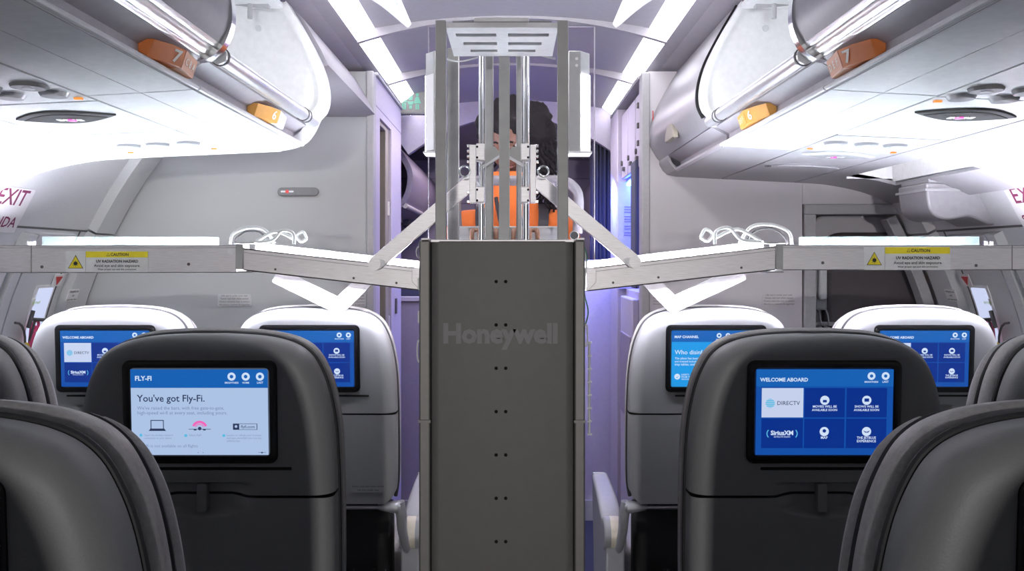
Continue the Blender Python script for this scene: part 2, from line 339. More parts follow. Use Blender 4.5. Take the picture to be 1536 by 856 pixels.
# soffit on the left between bin end and bulkhead
b = MB().band([(-.635, ZC+.725), (-.60, ZC+.69), (-.548, ZC+.60), (-.526, ZC+.554), (-.56, ZC+.545), (-1.25, ZC+.545)], -.012, 2.46, YB-.002)
struct('trim_9', b, M['ceil'], smooth=True, angle=25)
# left bulkhead furniture
def placard(px, py, wpx, hpx, d, label, lines, name='placard', group=None, mat='paper', ink='inkb', size=None, y=None):
    c = W(px, py, d); q = d/F; o = MB().py(rrect(wpx*q, hpx*q, .004, 3, c.x, c.z), d-.003, d).build(name, M[mat], None)
    tag(o, label, 'placard', group); t = MB(); n = len(lines)
    for i, ln in enumerate(lines):
        V, _ = text_mesh(ln, .01, 'CENTER'); wd = max(p.x for p in V)-min(p.x for p in V); sz = min(hpx*q*.8/n, wpx*q*.92/wd)
        t.text(ln, sz, (c.x, d-.0034, c.z+hpx*q*(.5-(i+.72)/n)), align='CENTER', bold=.01)
    t.build('lettering', M[ink], o); return o
LL = ['Life vest is under your seat', 'Fasten seat belt while seated', 'Chaleco salvavidas bajo su asiento', 'Abroche su cinturon de seguridad']
placard(352, 450, 50, 18, YB, 'small beige placard printed with four lines on the left bulkhead, farther from the aisle', LL, mat='lining')
placard(527, 450, 44, 18, YB, 'small beige placard on the left bulkhead partly hidden behind the white angled bracket', LL, mat='lining')
placard(1168, 449, 50, 18, YB, 'small beige placard printed with four lines on the right bulkhead beside the door frame', LL, mat='wallr')
placard(1000, 449, 44, 18, YB, 'small beige placard on the right bulkhead partly hidden behind the white angled bracket', LL, mat='wallr')
c = W(448, 287.5, YB); q = YB/F
sg = MB().py(rrect(61*q, 12*q, 5.8*q, 6, c.x, c.z), YB-.012, YB).build('indicator_sign', M['grey'], None, bevel=.002)
tag(sg, 'dark grey pill shaped sign with a red and white symbol on the left bulkhead', 'sign')
b = MB().py(rrect(7*q, 2.6*q, .002, 3, c.x-22*q, c.z), YB-.0135, YB-.012); b.py(rrect(7*q, 2.6*q, .002, 3, c.x-10*q, c.z), YB-.0135, YB-.012); b.build('white_symbol', E['whl'], sg)
MB().py(circ(2.6*q, 14, c.x-16*q, c.z), YB-.0135, YB-.012).build('red_symbol', E['redl'], sg)
# wall trim ribs, joints, doors on both sides
def wallstrip(s, d0, d1, z0, z1, lift, n=14):
    zs = np.linspace(z0, z1, n)
    return MB().band([(s*(wallx(z)-.0005), ZC+z) for z in zs], -s*lift if False else s*-lift, d0, d1)
def rib(mb, s, d0, d1, z0, z1, t, n=14):
    zs = np.linspace(z1, z0, n); P = [(s*(wallx(z)+.004), ZC+z) for z in zs]; mb.band(P, -s*(t+.004), d0, d1); return mb
n = 10
for s, nm in ((-1, 'left'), (1, 'right')):
    b = rib(MB(), s, 3.14, 3.285, -.9, .104, .035); rib(b, s, 3.14, 3.285, .112, .45, .035); rib(b, s, 2.62, 2.70, -.9, .02, .03)
    struct(f'trim_{n}', b, M['lining'], smooth=True); n += 1
    b = rib(MB(), s, 2.60, 3.14, .100, .106, .002, 3); rib(b, s, 3.09, 3.096, -.9, .1, .002); struct(f'trim_{n}', b, M['dgrey']); n += 1
    dr = MB(); rib(dr, s, 2.74, 3.06, -1.2, .09, .014); dr = struct('door_1' if s < 0 else 'door_2', dr, M['lining'], smooth=True)
    rb = MB(); rib(rb, s, 2.735, 2.78, -1.2, .09, .03); rib(rb, s, 2.80, 2.83, -1.2, .09, .024); rb.build('door_edge_strip', M['lining'], dr, smooth=True)
    wn = rib(MB(), s, 2.935, 3.055, -.34, -.085, .018); wn = wn.build('window_surround', M['white'], dr, smooth=True)
    wp = rib(MB(), s, 2.95, 3.04, -.33, -.095, .021); wp.build('window_pane', E['win'], wn, smooth=True)
    # handle mechanism with straps
    hz = MB(); o, u, v, nn = wall_frame(s, 2.90, -.19, .05)
    hz.tube([o, o+v*-.01+Vector((0, .10, 0))], .006); hz.tube([o+Vector((0, .03, 0)), o+Vector((0, .03, 0))-v*.08], .004); hz.tube([o+v*.03, o-v*.03], .007)
    hz.build('door_handle', M['dgrey'], dr, smooth=True)
    arc = [wall_frame(s, 2.83+.10*math.sin(a), -.20-.13*(1-math.cos(a)), .04)[0] for a in np.linspace(0, 1.9, 9)]
    MB().tube(arc, .004, 8).build('handle_cable', M['dgrey'], dr, smooth=True)
    for (dd, z, l, mt, nm2) in ((2.95, -.24, .10, 'pink', 'pink_strap'), (2.92, -.32, .09, 'ystrap', 'yellow_strap')):
        o, u, v, nn = wall_frame(s, dd, z, .035)
        q = MB(); pp = [o+v*.02, o-v*l*.4+Vector((0, .015, 0)), o-v*l]
        for p0, p1 in zip(pp, pp[1:]):
            dv = Vector((0, .016, 0)); q.loft([[p0-dv, p0+dv, p0+dv+nn*.006, p0-dv+nn*.006], [p1-dv, p1+dv, p1+dv+nn*.006, p1-dv+nn*.006]])
        q.tube([o+v*.02+Vector((0, .02*math.cos(a), 0))+v*.02*math.sin(a)+nn*.01 for a in np.linspace(0, 2*PI, 13)], .005, 6)
        q.build(nm2, M[mt], dr)
    # placards on the wall
    def wplac(px, py, w_, h_, name, label, lines, ink, size, extra=None, mat='paper'):
        d, z = wall_hit(px, py); lift = .004 + (.014 if 2.74 < d < 3.06 and z < .09 else 0)+ (.036 if d > 3.14 else 0)
        o, u, v, nn = wall_frame(s, d, z, lift); u = Vector((0, 1, 0)) if s < 0 else Vector((0, -1, 0))
        q = MB().loft([[o+u*a+v*c+nn*h for a, c in rrect(w_, h_, .004, 3)] for h in (0, .003)]); ob = q.build(name, M[mat], None); tag(ob, label, 'sign' if name == 'exit_sign' else 'placard')
        t = MB()
        for i, ln in enumerate(lines): t.text(ln, size[i], o+nn*.0035+v*(h_*(.5-(i+.75)/len(lines))), u, v, 'CENTER', .012)
        if lines: t.build('lettering', M[ink], ob)
        if extra == 'tri':
            MB().loft([[o+u*a+v*c+nn*h for a, c in ((-.022, .014), (.022, .014), (0, -.018))] for h in (.003, .0045)]).build('red_triangle', M['red'], ob)
        return ob
    fx = lambda p: p if s < 0 else 2*CX-p
    wplac(fx(6 if s < 0 else -18), 313 if s < 0 else 309, .20, .15, 'exit_sign', f'white exit sign with maroon letters at the {nm} edge, on the side wall', ['EXIT', 'SALIDA'], 'maroon', [.075, .05])
    wplac(fx(79), 417, .06, .045, 'arrow_placard', f'small white placard with a red arrow below the {nm} arm', [], 'ink', [], 'tri')
    wplac(fx(93) , 437, .075, .045, 'placard', f'small white printed placard right of the {nm} door window' if s < 0 else 'small white printed placard left of the right door window', ['emergency use', 'only', 'push lever down'], 'ink', [.010]*3)
    wplac(fx(46), 450, .05, .026, 'placard', f'small placard with green print beside the {nm} door window, nearer the frame edge', ['armed'], 'green', [.018])
# right doorway recess with jump seat and handset
b = MB()
A = W(1207, 306, YB); 
b.box(1.12, 1.165, YB-.014, YB+.05, 0, ZC+.17); b.box(1.12, wallx(.19)-.012, YB-.0145, YB+.05, ZC+.1702, ZC+.21)
zs = np.linspace(-1.2, .17, 20); b.band([(wallx(z)-.05, ZC+z) for z in zs], .04, YB-.014, YB+.05)
struct('trim_14', b, M['trim'], smooth=True, bevel=.004)
b = MB(); zz = np.linspace(.21, .72, 12); b.py([(1.116, ZC+.21), (1.116, ZC+.72)]+[(wallx(z)-.012, ZC+z) for z in zz[::-1]], YB, YB+.05); struct('wall_front_right_header', b, M['wallr'])
struct('wall_recess', MB().box(1.10, 1.80, 3.55, 3.60, 0, ZC+.3), M['wallr'])
js = thing('jump_seat', (1.42, 3.42, 0), 'dark grey folded crew jump seat in the door recess behind the right arm', 'seat')
MB().py([(x+1.445, z+ZC-.32) for x, z in rrect(.40, .85, .07, 6)], 3.40, 3.47).build('backrest', M['seatb'], js, smooth=True, bevel=.02, seg=3)
MB().py([(x+1.445, z+ZC-.30) for x, z in rrect(.46, .95, .05, 6)], 3.475, 3.52).build('back_plate', M['wallr'], js, smooth=True, bevel=.01)
MB().box(1.25, 1.64, 3.30, 3.39, .42, .50).build('seat_pan', M['seatb'], js, bevel=.02)
hs = thing('handset', (1.21, 3.34, 1.1), 'pale crew handset with a coiled cable hanging in the door recess', 'handset')
MB().box(1.185, 1.235, 3.36, 3.40, ZC-.20, ZC+.02).build('cradle', M['armp'], hs, bevel=.008)
MB().box(1.193, 1.227, 3.335, 3.36, ZC-.16, ZC-.0).build('receiver', M['lining'], hs, bevel=.010, seg=3)
for i, x in enumerate((1.205, 1.235)):
    pts = [(x+.010*math.cos(k*.9), 3.37+.010*math.sin(k*.9), ZC-.26-.0016*k) for k in range(80)]
    MB().tube([(x-.01+i*.0, 3.37, ZC-.18), (x+.004, 3.37, ZC-.22)]+pts, .0035, 6).build('coiled_cable', M['armp'], hs, smooth=True)
MB().tube([(1.168, 3.36, ZC-.10), (1.172, 3.37, ZC-.15), (1.19, 3.37, ZC-.19), (1.205, 3.37, ZC-.21)], .0035, 6).build('cord', M['dgrey'], hs, smooth=True)
MB().box(1.168, 1.30, 3.385, 3.42, ZC-.265, ZC-.25).build('shelf', M['trim'], hs, bevel=.003)
# light grey housing hung above the right door
hb = thing('door_housing', (1.48, 2.8, ZC+.18), 'pale rounded housing hung from the right side panel above the door', 'housing')
pr = crom([(1.33, .245), (1.335, .19), (1.35, .145), (1.40, .125), (1.47, .135), (1.53, .11)], 5)+[(1.60, .11), (1.60, .245)]
MB().py([(x, ZC+z) for x, z in pr], 2.76, 2.96).build('body', M['binr'], hb, smooth=True, bevel=.012, seg=3)
MB().box(1.325, 1.60, 2.752, 2.968, ZC+.218, ZC+.226).build('seam_strip', M['trim'], hb)
MB().box(1.34, 1.60, 2.76, 2.96, ZC+.245, ZC+.268).build('mount', M['binr'], hb, bevel=.004)

# ------------------------------------------------------------------ overhead bins and service panels
DOOR = crom([(.635, .72), (.582, .63), (.542, .55), (.524, .485), (.524, .435), (.540, .398)], 6)
LIPX = .59
def sidew(s): return 'left' if s < 0 else 'right'
def bin_common(root, s, y0, y1, tube=True):
    b = MB().band([(s*.575, ZC+.372), (s*.612, ZC+.352), (s*.612, ZC+.335), (s*.594, ZC+.323)], s*.008, y0, y1); b.build('channel', M['chan'], root)
    b = MB().band([(s*.594, ZC+.323), (s*.588, ZC+.3235), (s*.592, ZC+.318), (s*.68, ZC+.3125), (s*.696, ZC+.3115)], s*.008, y0, y1)
    b.band([(s*.698, ZC+.3115), (s*.797, ZC+.306)], s*.008, y0, y1); b.build('underside', M['bin'], root, smooth=True, angle=30)
    MB().tube([(s*.590, y0, ZC+.3215), (s*.590, y1, ZC+.3215)], .005, 8).build('lip_strip', M['white'], root, smooth=True)
    if not tube: return
    rl = MB(); rl.tube([(s*.556, y0+.01, ZC+.385), (s*.556, y1-.012, ZC+.385)], .0165, 16); rl = rl.build('rail', M['railm'], root, smooth=True)
    rr = MB()
    for yy in (y0+.02, y1-.14, y1-.11):
        rr.tube([(s*.556, yy, ZC+.385), (s*.556, yy+.006, ZC+.385)], .0185, 16)
    rr.build('rail_ring', M['dgrey'], rl, smooth=True)
    return rl
for s in (-1, 1):
    # closed row above the camera
    root = thing('overhead_bin', (s*.8, .9, ZC+.5), f'closed overhead bin with dark door and chrome edge, nearest on the {sidew(s)}', 'overhead bin')
    bin_common(root, s, .15, 1.61, False)
    MB().band([(s*x, ZC+z) for x, z in crom([(.541, .399), (.549, .391), (.554, .392), (.558, .385), (.566, .378), (.570, .380), (.577, .373), (.594, .370)], 4)], s*.010, .15, 1.596).build('handle_strip', M['railm'], root, smooth=True)
    MB().band([(s*x, ZC+z) for x, z in DOOR], s*.014, .15, 1.595).build('door', M['bind'], root, smooth=True)
    b = MB().band([(s*(x-.003), ZC+z) for x, z in crom([(.635, .72), (.582, .63), (.542, .55), (.524, .485), (.522, .437), (.536, .398), (.560, .374), (.578, .368), (.602, .366)], 6)], s*.018, 1.59, 1.612); b.build('door_edge_trim', M['chrome'], root, smooth=True)
    MB().box(min(s*.62, s*1.15), max(s*.62, s*1.15), .15, 1.60, ZC+.36, ZC+.375).build('shelf', M['bin'], root)
    MB().box(min(s*.64, s*1.0), max(s*.64, s*1.0), 1.57, 1.60, ZC+.375, ZC+.70).build('end_panel', M['bin'], root)
    # open row with its door swung up
    root = thing('overhead_bin', (s*.8, 2.0, ZC+.5), f'open overhead bin with white interior and door swung up, row six on the {sidew(s)}', 'overhead bin')
    bin_common(root, s, 1.615, 2.42)
    MB().box(min(s*.60, s*1.15), max(s*.60, s*1.15), 1.615, 2.405, ZC+.372, ZC+.384).build('shelf', M['bin'], root)
    MB().box(min(s*1.12, s*1.15), max(s*1.12, s*1.15), 1.615, 2.405, ZC+.384, ZC+.66).build('back_panel', M['bin'], root)
    MB().box(min(s*.64, s*1.15), max(s*.64, s*1.15), 1.615, 2.405, ZC+.70, ZC+.712).build('top_panel', M['bin'], root)
    inner = [(s*(x+(.012 if s > 0 else .006)), ZC+z) for x, z in DOOR]+[(s*.565, ZC+.372), (s*1.10, ZC+.372), (s*1.10, ZC+.715)]
    ep = MB().py(inner, 2.405, 2.43).build('end_wall', M['white'], root)
    m = MB()
    cx, cz = s*.71, ZC+.645
    m.tube([(cx, 2.402, cz), (cx, 2.406, cz)], .009, 16); m.tube([(s*.615, 2.402, ZC+.42), (s*.615, 2.406, ZC+.42)], .006, 12); m.build('stud', M['lining'], ep)
    m = MB(); m.tube([(s*.67, 2.37, ZC+.70), (s*.80, 2.37, ZC+.715)], .012, 8); m.tube([(s*.72, 2.36, ZC+.72), (s*.72, 2.36, ZC+.66)], .007); m.tube([(s*.66, 2.39, ZC+.715), (s*.90, 2.39, ZC+.70)], .008); m.build('hinge_mechanism', M['trim'], root, smooth=True)
    rim = [(s*(x-.004), ZC+z) for x, z in DOOR[:-3]]+[(s*x, ZC+z) for x, z in crom([(.545, .395), (.565, .355), (.595, .325), (.66, .308), (.80, .300), (1.1, .287)], 5)]
    if s < 0: MB().band(rim, s*.022, 2.398, 2.455).build('end_rim', M['white'], root, smooth=True)
    else:
        MB().band([(x_+.010, z_) for x_, z_ in rim[:32]], s*.016, 2.398, 2.432).build('end_rim', M['white'], root, smooth=True)
        MB().band([(s*(x-.0005), ZC+z) for x, z in DOOR], s*.02, 2.434, 2.446).build('gap_seal', M['hole'], root, smooth=True)
    od = crom([(.635, .745), (.56, .765), (.47, .755), (.385, .722), (.293, .648)], 6)
    dr = MB().band([(s*x, ZC+z) for x, z in od], -s*.018, 1.63, 2.42).build('door', M['bin'], root, smooth=True, bevel=.004)
    MB().tube([(s*.345, 2.42, ZC+.70), (s*.345, 2.424, ZC+.70)], .008, 12).build('latch', M['grey'], dr)
    # row number signs under the rail
for s in (-1, 1):
    for num, wd_, y0, L, tr, mt in (('7', 'seven', 1.405, .165, .46, 'orange'), ('6', 'six', 1.985, .205, .5, 'orangeb')):
        cs = lambda t, o_: [(s*(.600-o_), y0+L*t, ZC+.329), (s*(.590-o_), y0+L*t, ZC+.360), (s*.612, y0+L*t, ZC+.360), (s*.612, y0+L*t, ZC+.329)]
        sgn = thing('row_number_sign', (s*.59, y0+L/2, ZC+.345), f'orange wedge row sign showing {num}, row {wd_}, under the {sidew(s)} bin rail', 'sign')
        MB().loft([cs(0, .003), cs(tr*.45, .020), cs(tr, .029)]).build('number_face', M[mt], sgn, bevel=.001)
        lf = M['paper'] if (num == '6' and s < 0) else M['orangeb'] if num == '6' else M['orange_lit']  # row seven's letter face: lamp light put into a paler orange
        MB().loft([cs(tr+.01, .029), cs(1, .016)]).build('letter_face', lf, sgn, bevel=.001)
        def face(t0, t1, o0, o1):
            p = Vector((s*(.595-o0), y0+L*t0, ZC+.3445)); q_ = Vector((s*(.595-o1), y0+L*t1, ZC+.3445)); u = (q_-p).normalized(); v = Vector((s*-.010, 0, .031)).normalized()
            v = (Vector((s*(.590-.600), 0, .031))).normalized(); n_ = u.cross(v).normalized(); n_ = n_ if n_.x*s < 0 else -n_
            return (p+q_)/2+n_*.0015, (u if s < 0 else -u), v
        o, u, v = face(tr*.45, tr, .020, .029); 
        MB().text(num, .030, o-v*.010, u, v, 'CENTER', .025, 1.5).build('number', M['cream'], sgn)
        o, u, v = face(tr, 1, .029, .016); t = MB()
        for i, L_ in enumerate('DEF' if s > 0 else 'CBA'): t.text(L_, .018, o+u*(-.024+.024*i)-v*.006, u, v, 'CENTER', .03, 1.4)
        t.build('seat_letters', M['green' if lf == M['paper'] else 'cream'], sgn)
# closed end bin on the right, in front of the bulkhead
s = 1
root = thing('overhead_bin', (.8, 2.9, ZC+.5), 'closed rounded end bin with half round latch recess, against the right bulkhead', 'overhead bin')
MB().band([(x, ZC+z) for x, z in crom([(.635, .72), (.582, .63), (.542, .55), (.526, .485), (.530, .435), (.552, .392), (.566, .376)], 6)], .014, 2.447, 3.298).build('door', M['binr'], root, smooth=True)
b = MB().band([(.568, ZC+.374), (.612, ZC+.352), (.612, ZC+.335), (.594, ZC+.323)], .008, 2.447, 3.12); b.build('channel', M['chan'], root)
b = MB().band([(.566, ZC+.376), (.566, ZC+.36), (.577, ZC+.34), (.594, ZC+.323)], .01, 3.12, 3.298); b.build('end_cap', M['binr'], root, smooth=True)
b = MB().band([(.594, ZC+.323), (.63, ZC+.3155), (.797, ZC+.306)], .008, 2.42, 3.298); b.build('underside', M['binr'], root, smooth=True)
rc = MB().px([(2.86+.075*math.cos(a), ZC+.395+.055*math.sin(a)) for a in np.linspace(0, PI, 13)], .522, .54); rc.build('latch_recess', M['brown'], root, smooth=True, bevel=.003)
b = MB()
for i in range(3): b.tube([(.530+.001*i, 3.06+.02*i, ZC+.47-.012*i), (.536+.001*i, 3.06+.02*i, ZC+.47-.012*i)], .004, 8)
b.build('screw', M['dgrey'], root)
MB().tube([(.5335, 3.25, ZC+.56-.12*i/6+.0) for i in range(7)], .002, 6).build('door_seam', M['red'], root)
# passenger service panels: x .80 - 1.08 ; outer curve down to the wall
OUT = crom([(1.083, .2925), (1.2, .285), (1.32, .262), (1.40, .235), (1.47, .205)], 5)
def psu(s, y0, y1, ylight, ylens, mat, label, outer_to=None):
    r = thing('passenger_service_panel', (s*.94, (y0+y1)/2, ZC+.3), label, 'service panel', 'passenger service panels')
    MB().band([(s*.803, ZC+.3055), (s*1.077, ZC+.293)], s*.008, y0+.004, y1-.004).build('panel', M[mat], r)
    ZL = lambda x: ZC+.3055-.0125*(x-.803)/.274
    if ylens:
        a = [(math.cos(t)*.105, math.sin(t)) for t in np.linspace(0, PI, 15)]
        eye = lambda k: [(k*.105*(1-2*i/14), k*.062*math.sin(PI*i/14)) for i in range(15)]+[(-k*.105*(1-2*i/14), -k*.062*math.sin(PI*i/14)) for i in range(1, 14)]
        lp = lambda k, dz: [(s*(.935+u), ylens+v, ZL(.935)-.0125*u/.274*1+dz) for u, v in eye(k)]
        fr = MB().loft([lp(1, -.0005), lp(1, -.004), lp(.9, -.006)]).build('sign_frame', M['trim'] if mat == 'binr' else M['dgrey2'], r)
        MB().loft([lp(.84, -.0062), lp(.82, -.0075)]).build('sign_lens', M['lensd'] if mat == 'bin' else M['grey'], fr)
        b = MB()
        for k in range(4): b.box(s*(.905+.014*k)-.005, s*(.905+.014*k)+.005, ylens-.008, ylens+.010, ZL(.92)-.0105, ZL(.92)-.0088)
        b.build('white_symbol', E['whl'], fr)
        MB().tube([(s*.922, ylens, ZL(.92)-.0118), (s*.922, ylens, ZL(.92)-.0088)], .009, 14).build('pink_symbol', E['pinkl'], fr)
    if ylight:
        for x in (.845, .925, 1.0):
            lt = MB().tube([(s*x, ylight, ZL(x)-.006), (s*x, ylight, ZL(x)+.001)], [.028, .031], 20).build('reading_light', M['grey'], r, smooth=True)
            MB().tube([(s*x, ylight, ZL(x)-.0075), (s*x, ylight, ZL(x)-.005)], .011, 14).build('lamp', M['lens'], lt, smooth=True)
            MB().tube([(s*(x-.005), ylight+.075, ZL(x)-.007), (s*(x-.005), ylight+.075, ZL(x)+.001)], [.022, .027], 20).build('light_switch', M['lens'], r, smooth=True)
        for x in (.80+.02, 1.0+.05):
            MB().box(s*x-.007, s*x+.007, ylight+.12, ylight+.128, ZL(x)-.004, ZL(x)).build('amber_indicator', E['amber'], r)
    return r
psu(-1, .3, 1.66, 1.50, None, 'bin', 'white service panel with reading lights nearest on the left, above row seven')
psu(-1, 1.66, 2.05, None, 1.80, 'bin', 'bright service panel with dark eye shaped sign above row seven on the left')
psu(-1, 2.05, 2.404, 2.24, None, 'bin', 'bright service panel with reading lights at the left bin end')
psu(1, .3, 1.62, 1.53, None, 'bin', 'white service panel with reading lights nearest on the right, above row seven')
psu(1, 1.62, 2.12, None, 1.77, 'bin', 'bright service panel with dark eye shaped sign above row seven on the right')
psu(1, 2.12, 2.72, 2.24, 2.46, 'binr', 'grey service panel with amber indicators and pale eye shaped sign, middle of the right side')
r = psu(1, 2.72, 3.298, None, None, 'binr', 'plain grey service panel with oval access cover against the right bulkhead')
MB().loft([[(.955+u, 2.80+v, ZC+.2985-.0125*(u)/.274-h) for u, v in circ(.11, 24, ry=.055)] for h in (-.001, .004)]).build('access_cover', M['binr'], r, bevel=.002)
MB().tube([(.835, 2.80, ZC+.300), (.835, 2.80, ZC+.306)], .010, 12).build('fastener', M['dgrey'], r)
struct('trim_15', MB().band([(-x, ZC+z) for x, z in OUT], -.012, .3, 2.42), M['bin'], smooth=True)
b = MB()
inn = [p for p in OUT if p[0] < 1.19]; 
b.band([(x, ZC+z) for x, z in OUT], .012, .3, 2.45); b.band([(x, ZC+z) for x, z in OUT], .012, 3.0, 3.298)
b.band([(x, ZC+z) for x, z in OUT if x < 1.2], .012, 2.45, 3.0); b.band([(x, ZC+z) for x, z in OUT if x > 1.32], .012, 2.45, 3.0)
struct('trim_16', b, M['binr'], smooth=True)
rl_ = MB().box(1.186, 1.329, 2.452, 2.998, ZC+.332, ZC+.339).build('ceiling_light', E['recess'], None); tag(rl_, 'lit oblong recess light in the right service panel above the pale housing', 'ceiling light')
b = MB().box(1.17, 1.345, 2.44, 3.01, ZC+.34, ZC+.35); b.box(1.17, 1.185, 2.44, 3.01, ZC+.29, ZC+.34); b.box(1.33, 1.345, 2.44, 3.01, ZC+.27, ZC+.34); b.box(1.17, 1.345, 3.0, 3.01, ZC+.28, ZC+.34); b.box(1.17, 1.345, 2.44, 2.45, ZC+.28, ZC+.34)
struct('trim_17', b, M['white'])
# left end cap under the service panels (curved rim seen against the bulkhead)
rm = crom([(.66, .306), (.80, .300), (1.08, .287), (1.2, .278), (1.32, .254), (1.40, .225), (1.47, .19)], 5)
struct('trim_18', MB().band([(-x, ZC+z) for x, z in rm], -.014, 2.42, 2.455), M['white'], smooth=True)

# ------------------------------------------------------------------ seats
TOPZ = 1.175
OUTL = crom([(.03, 0), (.10, -.0045), (.15, -.016), (.182, -.036), (.202, -.068), (.216, -.11), (.226, -.17), (.230, -.24), (.231, -.33), (.231, -.42), (.229, -.49), (.222, -.535)], 5)
def lean(z): return (TOPZ-z)*.05
def shellgrid(rows, split=None, R=.034, depth=.055, bot=False):
    # rows: [(w, dz)], rear face as a height field with rounded edges, plus the side wall running forward
    P = np.array(rows); C = 45; sv = np.sin(np.linspace(-PI/2, PI/2, C)); edge = np.array(OUTL)
    L = np.concatenate([np.stack([edge[:, 0], edge[:, 1]], 1), ]); A = L[:-1]; Bv = L[1:]
    X = P[:, 0:1]*sv[None, :]; Z = np.repeat(P[:, 1:2], C, 1)
    if split is not None:
        z0, wgt = split; Z = Z+wgt[:, None]*np.interp(np.abs(X), [0, .05, .085, .3], [.004, .004, 0, 0])
    q = np.stack([np.abs(X).ravel(), Z.ravel()], 1)[:, None, :]; d = Bv-A; t = np.clip(((q-A)*d).sum(-1)/(d*d).sum(-1), 0, 1)
    e = np.sqrt((((A+t[..., None]*d)-q)**2).sum(-1)).min(1)
    e = np.minimum(e, np.abs(q[:, 0, 1]-.0)+1e9*(q[:, 0, 0] > .03)).reshape(X.shape)
    Y = np.where(e < R, R-np.sqrt(np.maximum(R*R-(R-e)**2, 0)), 0)
    # latch recess
    h = np.abs(X); top = -.262; low = -.325
    hw = np.where(Z > -.285, .075-.004*(Z+.262)/-.023, .071*np.sqrt(np.clip(1-((Z+.285)/-.04)**2, 0, 1)))
    m = np.clip((hw-h)/.010, 0, 1)*np.clip((top-Z)/.004, 0, 1)*np.clip((Z-low)/.008, 0, 1); Y = Y+.013*m*m*(3-2*m)
    n, c = X.shape
    vs = [(X[i, j], Y[i, j]+lean(TOPZ+Z[i, j]), TOPZ+Z[i, j]) for i in range(n) for j in range(c)]
    fs = [(i*c+j, i*c+j+1, (i+1)*c+j+1, (i+1)*c+j) for i in range(n-1) for j in range(c-1)]
    bd = [i*c for i in range(n-1, -1, -1)]+[j for j in range(1, c)]+[i*c+c-1 for i in range(1, n)]
    base = len(vs)
    for b_ in bd: x, y, z = vs[b_]; vs.append((x, depth+lean(z), z))
    for k in range(len(bd)-1): fs.append((bd[k], bd[k+1], base+k+1, base+k))
    bt = [(n-1)*c+j for j in range(c)]; b2 = len(vs)
    for b_ in bt: x, y, z = vs[b_]; vs.append((x, depth+lean(z), z))
    for k in range(c-1): fs.append((bt[k], bt[k+1], b2+k+1, b2+k))
    tp = list(range(c)); b3 = len(vs)
    for b_ in tp: x, y, z = vs[b_]; vs.append((x, depth+lean(z), z))
    for k in range(c-1): fs.append((tp[k], tp[k+1], b3+k+1, b3+k))
    return MB().add(vs, fs)
def outline(off=0, zoff=0, wscale=1, zb=-.535):
    half = [(max(w+off, .01), dz+off*(1 if w < .15 else .3)+zoff) for w, dz in OUTL if dz > zb]
    pts = [(w, z) for w, z in half]; return [(-w, z) for w, z in pts[::-1]]+pts   # left bottom -> top -> right bottom
def sliced(off_list, zb):   # loft outlines at (y, off, zoff)
    return [[(x, y+lean(TOPZ+z), TOPZ+z) for x, z in outline(o, zo, 1, zb)] for y, o, zo in off_list]
